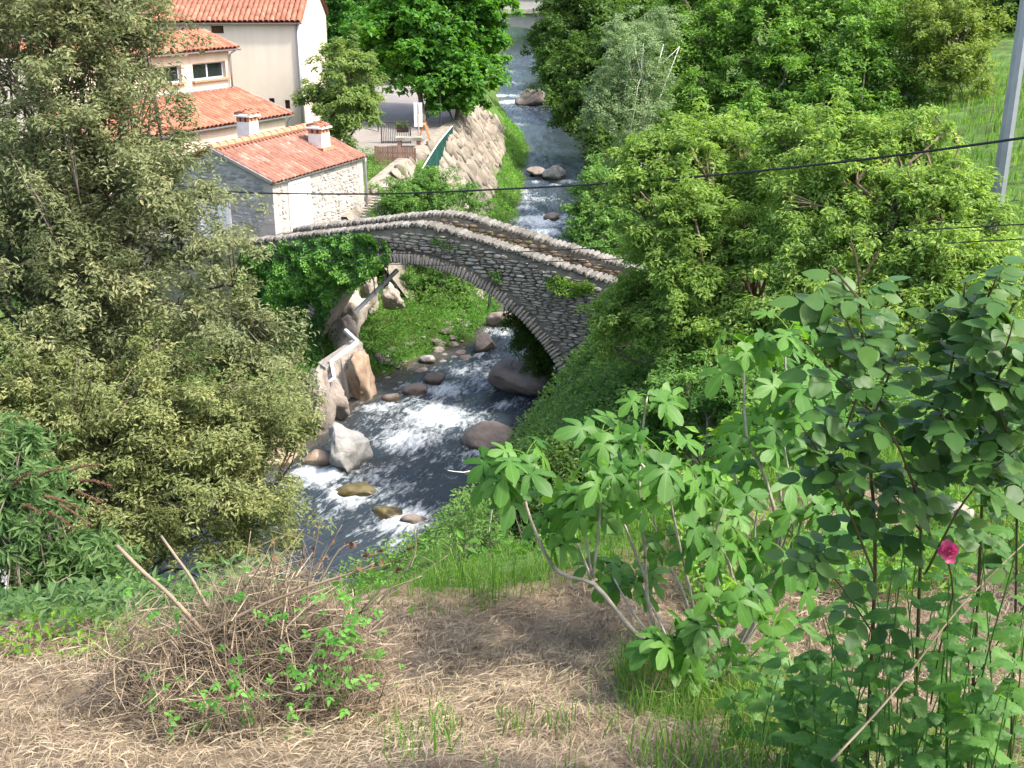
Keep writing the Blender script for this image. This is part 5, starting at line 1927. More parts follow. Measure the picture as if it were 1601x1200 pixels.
def ivy(label, poly, n, thick, mat, seed, size=.075):
    rng = np.random.RandomState(seed)
    pl = Plane(bp(0, 0, 0) - np.array([0, 0, 0]), BE, -BN)
    poly = np.array(poly, float)
    lo, hi = poly.min(0), poly.max(0)
    u = rng.uniform(lo[0], hi[0], n * 3)
    v = rng.uniform(lo[1], hi[1], n * 3)
    wob = fbm(np.stack([u / 14, v / 14, 0 * u], 1), 3)
    k = inpoly(u + wob * 7, v + np.roll(wob, 7) * 7, poly)
    u, v = u[k][:n], v[k][:n]
    D = np.array([ray(a, b_) for a, b_ in zip(u, v)])
    s = (pl.o @ pl.out) / (D @ pl.out)
    P = D * s[:, None]
    P[:, 2] = np.minimum(P[:, 2], partop((P - pl.o) @ pl.ex) + .05)
    nn_ = fbm(P * 1.6, 4)
    dep = np.clip(thick * (.55 + .8 * nn_), .02, None) * (.55 + .45 * rng.rand(len(P)))
    P2 = P + pl.out * dep[:, None]
    # normal of the lumpy surface
    e = .15
    gx_ = (fbm((P + pl.ex * e) * 1.6, 4) - nn_) / e * thick * .8
    gz_ = (fbm((P + UP * e) * 1.6, 4) - nn_) / e * thick * .8
    NN = pl.out - pl.ex * gx_[:, None] - UP * gz_[:, None] + UP * .45 + rng.normal(size=P.shape) * .35
    gg = Geo()
    gg.leaves(P2, NN, size * rng.uniform(.6, 1.3, len(P)), size * .85 * rng.uniform(.6, 1.3, len(P)), rng, np.clip(rng.rand(len(P)) * .6 + .4 * (.5 + nn_), 0, 1), tdir=np.broadcast_to(-UP, P.shape), tmix=.5)
    c = P2.mean(0)
    c[2] = P2[:, 2].min()
    root = thing('ivy', label, 'ivy', c)
    obj('foliage', gg, M[mat], root)
    st = Geo()
    for j in range(max(6, n // 900)):
        i0 = rng.randint(len(P))
        p0 = P[i0] + pl.out * .02
        p1 = p0 + pl.ex * rng.uniform(-.5, .5) - UP * rng.uniform(.4, 1.1)
        if p1[2] < -11.2:
            p1[2] = -11.2
        st.tube([p0, (p0 + p1) / 2 + pl.ex * rng.uniform(-.1, .1), p1], [.008, .014, .018], 4)
    obj('stem', st, M['bark'], root)


ivy('thick green ivy curtain covering the left half of the bridge', [(380, 392), (470, 374), (592, 361), (596, 400), (612, 408), (590, 428), (560, 446), (530, 472), (512, 505), (503, 545), (498, 585), (470, 610), (430, 600), (395, 560), (370, 450)], 23000, .55, 'L_ivy', 71)
ivy('narrow ivy strand hanging right of the ivy curtain', [(598, 375), (608, 372), (616, 400), (606, 418), (598, 405)], 350, .12, 'L_ivy', 72, .06)
ivy('yellow-green ivy patch on the right spandrel of the bridge', [(852, 430), (875, 428), (900, 442), (926, 438), (930, 452), (905, 462), (885, 458), (862, 450)], 700, .16, 'L_bright', 73, .06)
ivy('small plant tuft growing from the arch ring', [(762, 424), (782, 422), (788, 436), (775, 440)], 160, .14, 'L_shrub', 74, .06)
ivy('moss and weeds on the face near the crown of the bridge', [(668, 372), (690, 366), (715, 385), (740, 390), (720, 396), (690, 384)], 200, .06, 'L_herb', 75, .05)
ivy('weeds on the right foot of the bridge face', [(905, 560), (930, 520), (970, 500), (985, 540), (940, 600), (905, 610)], 900, .35, 'L_shrub', 76, .075)

# ------------------------------------------------------------------ ground cover on the banks


def cover(name, label, sampler, n, hr, ll, lw, mat, seed):
    rng = np.random.RandomState(seed)
    X, Y = sampler(rng, n)
    Z = height(X, Y)
    nz_ = fbm(np.stack([X * .9, Y * .9, 0 * X], 1), 3)
    P = np.stack([X, Y, Z + np.clip(rng.uniform(0, 1, len(X)) ** .7 * (hr[0] + (hr[1] - hr[0]) * (.5 + nz_ * .8)), .01, None)], 1)
    NN = rng.normal(size=P.shape) * .55 + UP + np.array([0, -.25, 0])
    gg = Geo()
    Ls = ll * rng.uniform(.6, 1.4, len(X))
    gg.leaves(P, NN, Ls, Ls * lw, rng, np.clip(rng.rand(len(X)) * .6 + .4 * (.5 + nz_), 0, 1))
    return tag(obj(name, gg, M[mat]), label, 'plants', kind='stuff')


def bank(side, y0, y1, d0, d1, xlim=(-99, 99)):
    def f(rng, n):
        X, Y = [], []
        while sum(map(len, X)) < n:
            i = rng.uniform(y0, y1, 6 * n)
            x = np.interp(i, RC[:, 1], RC[:, 0]) + side * rng.uniform(0, 1, 6 * n) * (d1 + 4.5)
            d, s, w = river_d(x, i)
            k = (d > d0) & (d < d1) & (s == side) & (x > xlim[0]) & (x < xlim[1])
            X.append(x[k])
            Y.append(i[k])
        return np.concatenate(X)[:n], np.concatenate(Y)[:n]
    return f


def box_s(x0, x1, y0, y1, cond=None):
    def f(rng, n):
        X = rng.uniform(x0, x1, 4 * n)
        Y = rng.uniform(y0, y1, 4 * n)
        if cond is not None:
            k = cond(X, Y)
            X, Y = X[k], Y[k]
        return X[:n], Y[:n]
    return f


cover('bank_herbs', 'lush green herbs on the left bank under the arch', bank(-1, 32.5, 42, .25, 4.5), 13000, (.05, .6), .11, .4, 'L_linden', 81)
cover('bank_herbs', 'taller dark weeds in clumps on the bank under the arch', bank(-1, 33, 41, 1.0, 4.6), 5000, (-.5, 1.2), .11, .45, 'L_alder', 79)
cover('bank_herbs', 'green herbs along the left water edge upstream', bank(-1, 42, 80, .0, 1.5), 10000, (.05, .5), .13, .4, 'L_herb', 82)
cover('bank_herbs', 'herbs and brambles on the right bank around the abutment', bank(1, 19, 31, .1, 6), 14000, (.05, .6), .10, .5, 'L_shrub', 83)
cover('bank_herbs', 'shaded undergrowth of the right bank upstream', bank(1, 31, 90, .1, 9), 11000, (.05, .7), .19, .5, 'L_alder', 84)
cover('bank_herbs', 'weeds below the square beside the steps', box_s(-7.2, -3.6, 38, 47, lambda X, Y: (X < np.interp(Y, ty_, tX) + .1) & ~((Y > 45.2) & (X > -5.2))), 9000, (.03, .5), .10, .35, 'L_shrub', 85)
cover('bank_herbs', 'left bank undergrowth below the oaks', box_s(-15, -3.2, 20, 34, lambda X, Y: (river_d(X, Y)[0] > .1) & ((X - B0[0]) * BN[0] + (Y - B0[1]) * BN[1] < 0) & (river_d(X, Y)[1] < 0)), 13000, (.05, .6), .10, .5, 'L_shrub', 86)
cover('bank_herbs', 'undergrowth of the steep bank below the terrace', box_s(-6, 12, 6.4, 18, lambda X, Y: (Y > edgeY(X) + .12) & (river_d(X, Y)[0] > .1)), 14000, (.05, .5), .085, .45, 'L_herb', 87)


def grass(name, label, sampler, n, hr, w, mat, seed, lean=.45, zoff=0.0, cat='grass', parent=None, hmul=None):
    rng = np.random.RandomState(seed)
    X, Y = sampler(rng, n)
    n = len(X)
    Z = height(X, Y) + zoff
    B = np.stack([X, Y, Z - .01], 1)
    H = rng.uniform(hr[0], hr[1], n)
    if hmul is not None:
        H = H * hmul(X, Y)
    a = rng.uniform(0, 2 * math.pi, n)
    le = rng.rand(n) * lean
    D = np.stack([np.cos(a), np.sin(a), 0 * a], 1)
    b2 = rng.uniform(0, 2 * math.pi, n)
    S_ = np.stack([np.cos(b2), np.sin(b2), 0 * a], 1) * (w * rng.uniform(.6, 1.3, n))[:, None] / 2
    m1 = B + UP * (H * .55)[:, None] + D * (H * le * .3)[:, None]
    tip = B + UP * (H * (1 - le * .45))[:, None] + D * (H * le)[:, None]
    V = np.stack([B - S_, B + S_, m1 + S_ * .8, m1 - S_ * .8, tip], 1).reshape(-1, 3)
    i = np.arange(n)[:, None] * 5
    tint = np.clip(rng.rand(n) * .8 + .2 * rng.rand(n), 0, 1)
    gg = Geo()
    gg.add(V, i + np.array([[0, 1, 2, 3]]), None, tint)
    gg.t.append((i + np.array([[3, 2, 4]])))
    gg.tt.append(tint.astype(np.float32))
    return tag(obj(name, gg, M[mat], parent), label, cat, kind='stuff')


grass('grass', 'fresh green grass along the terrace edge', box_s(-1.4, 3.2, 5.3, 8.2, lambda X, Y: (Y > edgeY(X) - .03 + .1 * np.sin(X * 5)) & (Y < edgeY(X) + 1.3)), 9000, (.05, .42), .0055, 'L_grass', 91, lean=1.1, hmul=lambda X, Y: np.clip(.45 + .35 * X + .5 * fbm(np.stack([X * 2.5, Y * 2.5, 0 * X], 1), 2), .12, 1))
grass('grass', 'tall meadow grass on the right-hand slope', box_s(7, 26, 14, 52, lambda X, Y: X > 7 + .12 * (Y - 14)), 15000, (.2, .5), .035, 'L_grass', 92)
grass('grass', 'grass and weeds along the bottom right edge', box_s(.45, 3.4, 2.6, 5.2, lambda X, Y: Y < 3.55 + .45 * X), 5200, (.05, .36), .006, 'L_grass', 93, lean=1.0)
grass('grass', 'bright grass tufts in the mown straw', box_s(-.6, 1.2, 3.2, 4.2, lambda X, Y: np.abs(fbm(np.stack([X * 3, Y * 3, X * 0], 1), 2)) > .45), 420, (.05, .24), .006, 'L_grass', 94, lean=.8)
grass('grass', 'dry grass stubble in the mown straw', box_s(-2.6, 3.6, 2.8, 7.2, lambda X, Y: (Y < edgeY(X)) & (fbm(np.stack([X * 2, Y * 2, X * 0], 1), 3) > .25)), 7000, (.03, .13), .005, 'straw', 95, lean=1.2)
msk = lambda X, Y: (Y < edgeY(X) + .1) & (fbm(np.stack([X * 1.3, Y * 1.3, X * 0 + 4], 1), 3) > -.12)
cover('weeds', 'leafy weeds on the terrace behind fig and rose', box_s(1.0, 4.6, 5.4, 7.9, msk), 3600, (.02, .26), .055, .5, 'L_herb', 98)
grass('grass', 'long grass on the terrace behind fig and rose', box_s(1.0, 4.6, 5.2, 7.9, msk), 4200, (.08, .4), .006, 'L_grass', 99, lean=1.0)
grass('grass', 'grass tussock round the foot of the fig', box_s(.5, 1.7, 4.1, 5.2, lambda X, Y: ((X - 1.0) ** 2 + (Y - 4.55) ** 2) < .33), 2200, (.06, .32), .005, 'L_grass', 100, lean=1.1)
cover('bank_herbs', 'dark weeds below the left edge of the terrace', box_s(-5.5, -1.3, 5.1, 7.2, lambda X, Y: (Y > edgeY(X) - .05)), 5000, (.03, .4), .07, .4, 'L_bud', 88)
cover('weeds', 'bright green weeds at the left edge of the terrace', box_s(-2.7, -1.85, 5.0, 5.45), 420, (.02, .12), .04, .5, 'L_bright', 96)


# ---- cut straw on the terrace
rng = np.random.RandomState(97)
n = 115000
X = rng.uniform(-4, 4.6, n)
Y = rng.uniform(2.4, 7.6, n)
k = Y < edgeY(X) + .05
X, Y = X[k], Y[k]
n = len(X)
cl = fbm(np.stack([X * 2.2, Y * 2.2, 0 * X], 1), 3)
Z = height(X, Y) + np.clip(rng.rand(n) ** 2 * (.035 + .05 * np.clip(cl, 0, 1)), .002, None)
a = rng.uniform(0, math.pi, n) * .8 + vnoise(np.stack([X, Y, 0 * X], 1)) * 1.5
Ls = rng.uniform(.03, .14, n) * np.where(rng.rand(n) < .06, 2.0, 1)
D = np.stack([np.cos(a), np.sin(a), rng.normal(size=n) * .12], 1) * Ls[:, None] / 2
S_ = np.stack([-np.sin(a), np.cos(a), rng.normal(size=n) * .5], 1) * rng.uniform(.0009, .0027, n)[:, None]
P = np.stack([X, Y, Z], 1)
bend = UP * (rng.rand(n) * .015)[:, None] + np.stack([-np.sin(a), np.cos(a), 0 * a], 1) * (rng.normal(size=n) * .007)[:, None]
V = np.stack([P - D, P + bend + S_, P + D, P + bend - S_], 1).reshape(-1, 3)
i = np.arange(n)[:, None] * 4
tint = np.clip(rng.rand(n) * .75 + .25 * (.5 + cl), 0, 1)
gg = Geo()
gg.add(V, i + np.array([[0, 1, 2, 3]]), tint=tint)
tag(obj('straw', gg, M['straw']), 'mown dry straw lying on the terrace', 'straw', kind='stuff')
# ------------------------------------------------------------------ pole and cables
pb_ = at(1566, 262, 24)
pz_ = h1(pb_[0], pb_[1])
pole = thing('metal_pole', 'tall galvanised steel utility pole at the right edge', 'pole', (pb_[0], pb_[1], pz_))
q = Geo()
pt_ = np.array([pb_[0] + .02, pb_[1], 2.6])
b0 = np.array([pb_[0], pb_[1], pz_ - .3])
q.tube([b0, b0 * .5 + pt_ * .5, pt_], [.17, .14, .11], 8)
obj('shaft', q, M['galv'], pole)
q = Geo()
q.tube([b0 + UP * .25, b0 + UP * .75], [.24, .2], 8)
obj('foot', q, M['concrete'], pole)
q = Geo()
q.box(pt_ - UP * .25, (1, 0, 0), (0, 1, 0), UP, (1.2, .08, .08))
obj('cross_arm', q, M['galv'], pole)
for dx in (-.5, .5):
    q = Geo()
    q.tube([pt_ + np.array([dx, 0, -.2]), pt_ + np.array([dx, 0, -.1]), pt_ + np.array([dx, 0, 0])], [.03, .05, .03], 8)
    obj('insulator', q, M['chim'], pole)
q = Geo()
c_ = curve([gp(3.6, -6.55) + gp.out * .05, at(375, 300, 33.5), at(560, 303, 30), at(750, 297, 27), at(1000, 283, 23.5), at(1280, 257, 20.5), at(1601, 215, 17.5), at(1900, 165, 15.5), at(2400, 60, 13)], 60)
q.tube(c_, .023, 6)
tag(obj('power_cable', q, M['black'], loc=c_[0]), 'thick black cable crossing the whole view in front of the stone house', 'cable')
q = Geo()
c_ = curve([bp(-6.6, -.05, -7.75), at(560, 392, 30.5), at(700, 397, 28), at(900, 389, 25), at(1200, 372, 22), at(1601, 350, 18.5), at(2200, 310, 15.5)], 50)
q.tube(c_, .012, 5)
tag(obj('telephone_wire', q, M['black'], loc=c_[0]), 'upper of two thin black wires sagging past the bridge', 'cable')
q = Geo()
c_ = curve([bp(-6.6, -.06, -8.1), at(560, 410, 30.5), at(700, 414, 28), at(900, 407, 25), at(1200, 394, 22), at(1601, 373, 18.5), at(2200, 335, 15.5)], 50)
q.tube(c_, .011, 5)
tag(obj('telephone_wire', q, M['black'], loc=c_[0]), 'lower of two thin black wires sagging past the bridge', 'cable')

# stones on the terrace behind the rose
boulder('pinkish stone on the terrace edge behind the rose, left one', 1466, 812, 0, .09, .08, .07, 'rockpale', 51, name='stone', z=-3.3, sub=3)
boulder('pinkish stone on the terrace edge behind the rose, right one', 1503, 812, 0, .10, .08, .075, 'rockpale', 52, name='stone', z=-3.3, sub=3)

# ------------------------------------------------------------------ leaf meshes


def leaf_mesh(name, outline, center, mat, curl, rng, wav=.02, ridge=.06):
    """outline: right half from base to tip, mirrored"""
    R_ = np.array(outline, float)
    Lf = R_[1:-1][::-1] * np.array([-1, 1])
    O = np.concatenate([R_, Lf])
    n = len(O)
    c = np.array(center, float)
    inn = c + (O - c) * .55

    def z(p):
        x, y = p[:, 0], p[:, 1]
        return ridge * np.abs(x) - curl * (x ** 2 * 1.2 + np.clip(y - .2, 0, None) ** 2 * .6) + wav * np.sin(x * 11 + rng.rand() * 6) * np.cos(y * 9 + rng.rand() * 6)
    P2 = np.concatenate([O, inn, [c]])
    V = np.stack([P2[:, 0], P2[:, 1], z(P2)], 1)
    Q = [(k, (k + 1) % n, n + (k + 1) % n, n + k) for k in range(n)]
    T = [(n + k, n + (k + 1) % n, 2 * n) for k in range(n)]
    gg = Geo()
    gg.add(V, Q, T, tint=.5)
    me = gg.mesh(name, smooth=True)
    me.materials.append(M[mat])
    return me


rng = np.random.RandomState(200)
FIG_O = [(0, 0), (.12, -.07), (.28, -.08), (.42, .02), (.44, .12), (.32, .18), (.12, .24), (.3, .36), (.5, .54), (.55, .7), (.45, .72), (.26, .58), (.08, .44), (.16, .64), (.2, .84), (.13, 1.0), (0, 1.1)]
FIG_O2 = [(0, 0), (.14, -.06), (.3, .0), (.36, .12), (.24, .19), (.12, .25), (.28, .4), (.43, .6), (.42, .72), (.3, .66), (.16, .54), (.09, .48), (.17, .66), (.18, .88), (.1, 1.03), (0, 1.1)]
FIGL = [leaf_mesh('leaf', FIG_O if k % 2 else FIG_O2, (0, .38), 'L_fig', .3 + .35 * rng.rand(), rng, .025) for k in range(8)]
ROS_O = [(0, 0), (.2, .08), (.34, .28), (.36, .48), (.28, .7), (.14, .9), (0, 1.02)]
NET_O = [(0, 0), (.2, .02), (.34, .16), (.28, .2), (.34, .34), (.27, .38), (.3, .5), (.22, .54), (.22, .68), (.14, .72), (.1, .88), (0, 1.02)]
NETL = [leaf_mesh('leaf', NET_O, (0, .35), 'L_nettle', .3 + .3 * rng.rand(), rng, .03) for k in range(5)]
BRL = [leaf_mesh('leaf', NET_O, (0, .35), 'L_bramble', .25 + .3 * rng.rand(), rng, .03) for k in range(5)]


def compound(name, outline, mat, pairs, rng, scale=1.0):
    gg = Geo()
    O = np.array(outline, float)
    full = np.concatenate([O, O[1:-1][::-1] * np.array([-1, 1])])
    n = len(full)

    def leaflet(base, ang, s, droop):
        c, sn = math.cos(ang), math.sin(ang)
        P = np.concatenate([full, [[0, .45]]])
        z = .12 * np.abs(P[:, 0]) - (.35 + .3 * rng.rand()) * P[:, 1] ** 2 * .5 - P[:, 0] ** 2 * .3
        x, y = P[:, 0] * s, P[:, 1] * s
        V = np.stack([x * c + y * sn, -x * sn + y * c, z * s - droop * (P[:, 1] * s)], 1) + base
        gg.add(V, T=[(k, (k + 1) % n, n) for k in range(n)], tint=rng.uniform(.35, .65))
    ln = .55 + .45 * pairs
    gg.tube([(0, 0, 0), (0, ln * .5, .03), (0, ln, 0)], [.018, .014, .01], 3, tint=.3)
    for k in range(pairs):
        y = ln * (.45 + .5 * k / max(1, pairs))
        for sd in (-1, 1):
            leaflet((0, y, .01), sd * rng.uniform(1.0, 1.35), rng.uniform(.75, .95), rng.uniform(.0, .25))
    leaflet((0, ln, 0), rng.uniform(-.15, .15), 1.05, rng.uniform(.1, .3))
    me = gg.mesh(name, smooth=True)
    me.materials.append(M[mat])
    return me


ROSL = [compound('leaf', ROS_O, 'L_rose', 2 if k % 3 else 1, rng) for k in range(7)]
BRAM = [compound('leaf', NET_O, 'L_bramble', 1, rng) for k in range(5)]


def put_leaf(me, parent, P, out, nrm, s):
    ey = unit(out)
    ez = unit(nrm - ey * (nrm @ ey))
    ex = np.cross(ey, ez)
    return inst('leaf', me, parent, P, ex, ey, ez, (s, s, s))


# ------------------------------------------------------------------ the fig
fbase = at(1080, 1085, 4.75)
fbase[2] = h1(fbase[0], fbase[1])
fig = thing('fig_shrub', 'young fig shrub with big lobed leaves on the terrace', 'shrub', fbase)
Zm = lambda pts, Y0, Y1: [at(700 + x / 1.667, 480 + y / 1.667, Y0 + (Y1 - Y0) * k / max(1, len(pts) - 1)) for k, (x, y) in enumerate(pts)]
STEMS = [
    ([(640, 1045), (610, 950), (578, 885), (500, 860), (440, 790), (380, 720), (320, 705), (270, 670), (235, 600), (205, 520), (195, 450), (203, 385)], 4.75, 5.0, .021),
    ([(198, 490), (178, 455), (150, 410)], 5.0, 4.95, .008),
    ([(380, 718), (330, 600), (280, 490)], 4.9, 5.2, .010),
    ([(375, 700), (355, 560), (345, 470)], 4.9, 5.05, .009),
    ([(378, 705), (395, 560), (402, 430)], 4.9, 4.8, .010),
    ([(640, 1040), (580, 900), (525, 790), (515, 640), (500, 480), (505, 350), (520, 230)], 4.8, 5.3, .017),
    ([(520, 720), (470, 590), (430, 480), (425, 380)], 4.95, 5.3, .010),
    ([(515, 420), (470, 370), (400, 330)], 5.1, 5.2, .007),
    ([(640, 1040), (640, 900), (620, 760), (560, 640), (540, 560), (535, 420)], 4.75, 5.4, .014),
    ([(645, 1030), (650, 900), (640, 780), (600, 600), (570, 450), (560, 380)], 4.8, 4.7, .012),
    ([(640, 1030), (670, 950), (700, 880), (705, 720), (690, 560), (700, 470)], 4.75, 5.2, .015),
    ([(600, 930), (500, 820), (440, 720), (410, 660)], 4.7, 5.4, .010),
    ([(590, 900), (520, 760), (450, 690)], 4.7, 5.5, .009),
    ([(645, 1040), (700, 950), (770, 780), (800, 680), (770, 560), (745, 400), (760, 330)], 4.8, 5.6, .016),
    ([(650, 1040), (760, 900), (830, 740), (860, 600), (830, 450), (780, 340), (772, 200), (770, 90)], 4.8, 5.3, .017),
    ([(760, 860), (850, 740), (870, 560), (860, 400), (850, 260), (840, 120)], 4.9, 5.8, .014),
    ([(820, 760), (900, 640), (930, 480), (925, 330), (900, 200)], 4.9, 5.2, .012),
    ([(830, 760), (930, 700), (985, 560), (1000, 420), (990, 300)], 4.9, 5.4, .012),
    ([(770, 780), (720, 640), (660, 520), (640, 420)], 4.9, 5.0, .009),
    ([(640, 1040), (600, 960), (580, 900), (575, 860)], 4.7, 4.45, .010),
    ([(660, 1040), (720, 930), (730, 820), (720, 740)], 4.7, 4.4, .010),
    ([(860, 660), (900, 560), (960, 500)], 5.1, 5.0, .008),
    ([(650, 1040), (640, 960), (650, 860), (660, 800)], 4.7, 4.5, .009),
    ([(700, 950), (790, 860), (880, 700), (900, 520), (880, 380), (870, 300)], 4.8, 5.1, .012),
    ([(720, 930), (840, 850), (960, 740), (1010, 620), (1030, 500)], 4.8, 5.0, .011),
    ([(830, 760), (800, 600), (820, 440), (810, 330)], 5.0, 5.3, .009),
    ([(760, 880), (800, 800), (860, 720), (880, 640)], 4.8, 4.8, .009),
    ([(650, 1030), (720, 960), (800, 900), (850, 820)], 4.7, 4.5, .010),
    ([(860, 600), (900, 420), (940, 280), (950, 180)], 5.1, 5.4, .009),
    ([(700, 900), (740, 700), (700, 600), (720, 520)], 4.8, 4.7, .009),
    ([(930, 480), (900, 300), (880, 150), (890, 60)], 5.1, 5.3, .008),
]
pet = Geo()
nleaf = 0
for k, (pts, Y0, Y1, r) in enumerate(STEMS):
    P = Zm(pts, Y0, Y1)
    if k in (0, 5, 8, 9, 10, 13, 14, 19, 20, 22):
        P[0] = np.array([fbase[0] + rng.uniform(-.05, .05), fbase[1] + rng.uniform(-.05, .05), fbase[2] - .06])
    c_ = curve(P, 18)
    q = Geo()
    rr = np.linspace(r * .72, max(.0035, r * .28), len(c_))
    q.tube(c_, rr * (1 + .12 * np.sin(np.arange(len(c_)) * 2.1)), 7)
    obj('stem', q, M['figbark'], fig, smooth=True)
    tip = c_[-1]
    ax = unit(c_[-1] - c_[-3])
    big = len(pts) > 5
    n_ = rng.randint(8, 12)
    for j in range(n_):
        f_ = 0 if j < 4 else rng.uniform(0, .42)
        i0 = int((len(c_) - 1) * (1 - f_))
        b0 = c_[i0]
        az = j * 2.4 + rng.uniform(-.4, .4)
        out = np.array([math.cos(az), math.sin(az), rng.uniform(-.35, .45)])
        if out[1] > .5 and rng.rand() < .5:
            out[1] *= -1
        pl_ = rng.uniform(.05, .11)
        b1 = b0 + unit(out + UP * .5) * pl_
        pet.tube([b0, (b0 + b1) / 2 + UP * .008, b1], [.003, .0025, .002], 4, cap=False)
        s = rng.uniform(.115, .195) * (1 if j > 1 else .8)
        dirn = unit(out + UP * rng.uniform(-1.3, .05))
        nr = unit(UP * .8 + np.array([.25, -.45, 0]) + out * .35 + rng.normal(size=3) * .25)
        if nleaf < 300:
            put_leaf(FIGL[rng.randint(8)], fig, b1, dirn, nr, s)
            nleaf += 1
obj('petioles', pet, M['L_bright'], fig, kind='stuff')

# ------------------------------------------------------------------ the rose
rb_ = at(1400, 1185, 3.25)
rb_[2] = h1(rb_[0], rb_[1])
rose = thing('rose_bush', 'dark-leaved rose bush with one pink flower at the right', 'shrub', rb_)
RST = [
    ([(1372, 1120), (1368, 900), (1358, 700), (1350, 560), (1342, 425)], 3.2, 2.85, .0085),
    ([(1450, 1130), (1440, 850), (1432, 760), (1465, 670), (1490, 560), (1510, 440)], 3.2, 2.9, .008),
    ([(1436, 780), (1400, 690), (1340, 620), (1290, 570)], 2.95, 2.8, .005),
    ([(1540, 1130), (1535, 800), (1530, 640), (1535, 500), (1560, 430)], 3.2, 2.8, .007),
    ([(1610, 1130), (1590, 800), (1560, 620), (1585, 500)], 3.2, 2.7, .006),
    ([(1368, 900), (1310, 760), (1250, 660)], 3.0, 2.8, .005),
    ([(1445, 900), (1510, 780), (1600, 690)], 3.0, 2.7, .005),
    ([(1356, 680), (1400, 560), (1440, 480)], 2.9, 3.0, .005),
    ([(1372, 1000), (1300, 900), (1230, 870)], 3.1, 2.9, .004),
    ([(1350, 560), (1310, 480), (1290, 520)], 2.85, 2.9, .004),
    ([(1530, 640), (1580, 560), (1640, 520)], 2.9, 2.8, .005),
    ([(1465, 670), (1530, 600), (1580, 600)], 2.95, 2.75, .004),
    ([(1340, 620), (1310, 700), (1280, 720)], 2.85, 2.9, .004),
    ([(1440, 830), (1380, 760), (1300, 730)], 3.0, 2.8, .004),
    ([(1535, 760), (1490, 690), (1470, 640)], 3.0, 2.8, .004),
    ([(1590, 800), (1640, 640), (1650, 540)], 3.0, 2.8, .005),
]
nl = 0
for k, (pts, Y0, Y1, r) in enumerate(RST):
    P = [at(x, y, Y0 + (Y1 - Y0) * j / (len(pts) - 1)) for j, (x, y) in enumerate(pts)]
    if pts[0][1] > 1100:
        P[0][2] = h1(P[0][0], P[0][1]) - .05
    c_ = curve(P, 16)
    q = Geo()
    q.tube(c_, np.linspace(r * .8, r * .3, len(c_)), 6)
    for j in range(10):                      # thorns
        i0 = rng.randint(1, len(c_) - 1)
        o_ = unit(rng.normal(size=3)) * np.array([1, 1, .2])
        q.tube([c_[i0], c_[i0] + o_ * .012], [.002, .0004], 3)
    obj('stem', q, M['rosebark'], rose, smooth=True)
    ln = np.sum(np.linalg.norm(np.diff(c_, axis=0), axis=1))
    n_ = int(ln / .05) + 3
    for j in range(n_):
        f_ = rng.uniform(.3 if pts[0][1] > 1100 else .15, 1.0)
        b0 = c_[int(f_ * (len(c_) - 1))]
        az = rng.uniform(0, 6.28)
        out = np.array([math.cos(az), math.sin(az) * .8 - .15, rng.uniform(-.2, .5)])
        nr = unit(UP + np.array([.15, -.45, 0]) + rng.normal(size=3) * .4)
        put_leaf(ROSL[rng.randint(7)], rose, b0, out, nr, rng.uniform(.042, .07))
        nl += 1
# reddish young shoot at the top
q = Geo()
for (a, b_, c2_) in (((1342, 430), (1338, 400), (1330, 380)), ((1342, 440), (1360, 415), (1372, 395)), ((1345, 470), (1320, 440), (1302, 420))):
    q.tube(curve([at(*a, 2.85), at(*b_, 2.85), at(*c2_, 2.85)], 6), [.004, .0035, .003, .003, .003, .004, .006][:len(curve([at(*a, 2.85), at(*b_, 2.85), at(*c2_, 2.85)], 6))], 5)
obj('young_shoot', q, M['rosebark'], rose)
# the pink flower
fc0 = at(1483, 862, 2.75)
flo = Geo()
flo.tube([fc0 - UP * .03, fc0 - UP * .008, fc0], [.004, .012, .009], 6)
flower = obj('flower', flo, M['L_bright'], rose)
pm = leaf_mesh('petal', [(0, 0), (.3, .15), (.5, .45), (.45, .8), (.25, .98), (0, .92)], (0, .5), 'pink', -.5, rng, .04, .02)
fax = unit((-.15, -.75, .55))
fu = unit(np.cross(fax, UP))
fv = np.cross(fu, fax)
for k in range(17):
    az = k * 2.4
    el = .0 + .075 * k
    out = (fu * math.cos(az) + fv * math.sin(az)) * math.cos(el) + fax * math.sin(el)
    nr = unit(fax - out * .3 + rng.normal(size=3) * .3)
    ey = unit(out + rng.normal(size=3) * .12)
    ez = unit(nr - ey * (nr @ ey))
    sz_ = (.029 - .0008 * k) * rng.uniform(.8, 1.15)
    inst('petal', pm, flower, fc0 + out * .004 + fax * .0008 * k, np.cross(ey, ez), ey, ez, (sz_, sz_, sz_))
q = Geo()
q.tube(curve([fc0 - UP * .02, at(1490, 930, 2.85), at(1470, 1010, 3.05), at(1455, 1100, 3.2)], 8), .003, 5)
obj('stem', q, M['rosebark'], rose, smooth=True)

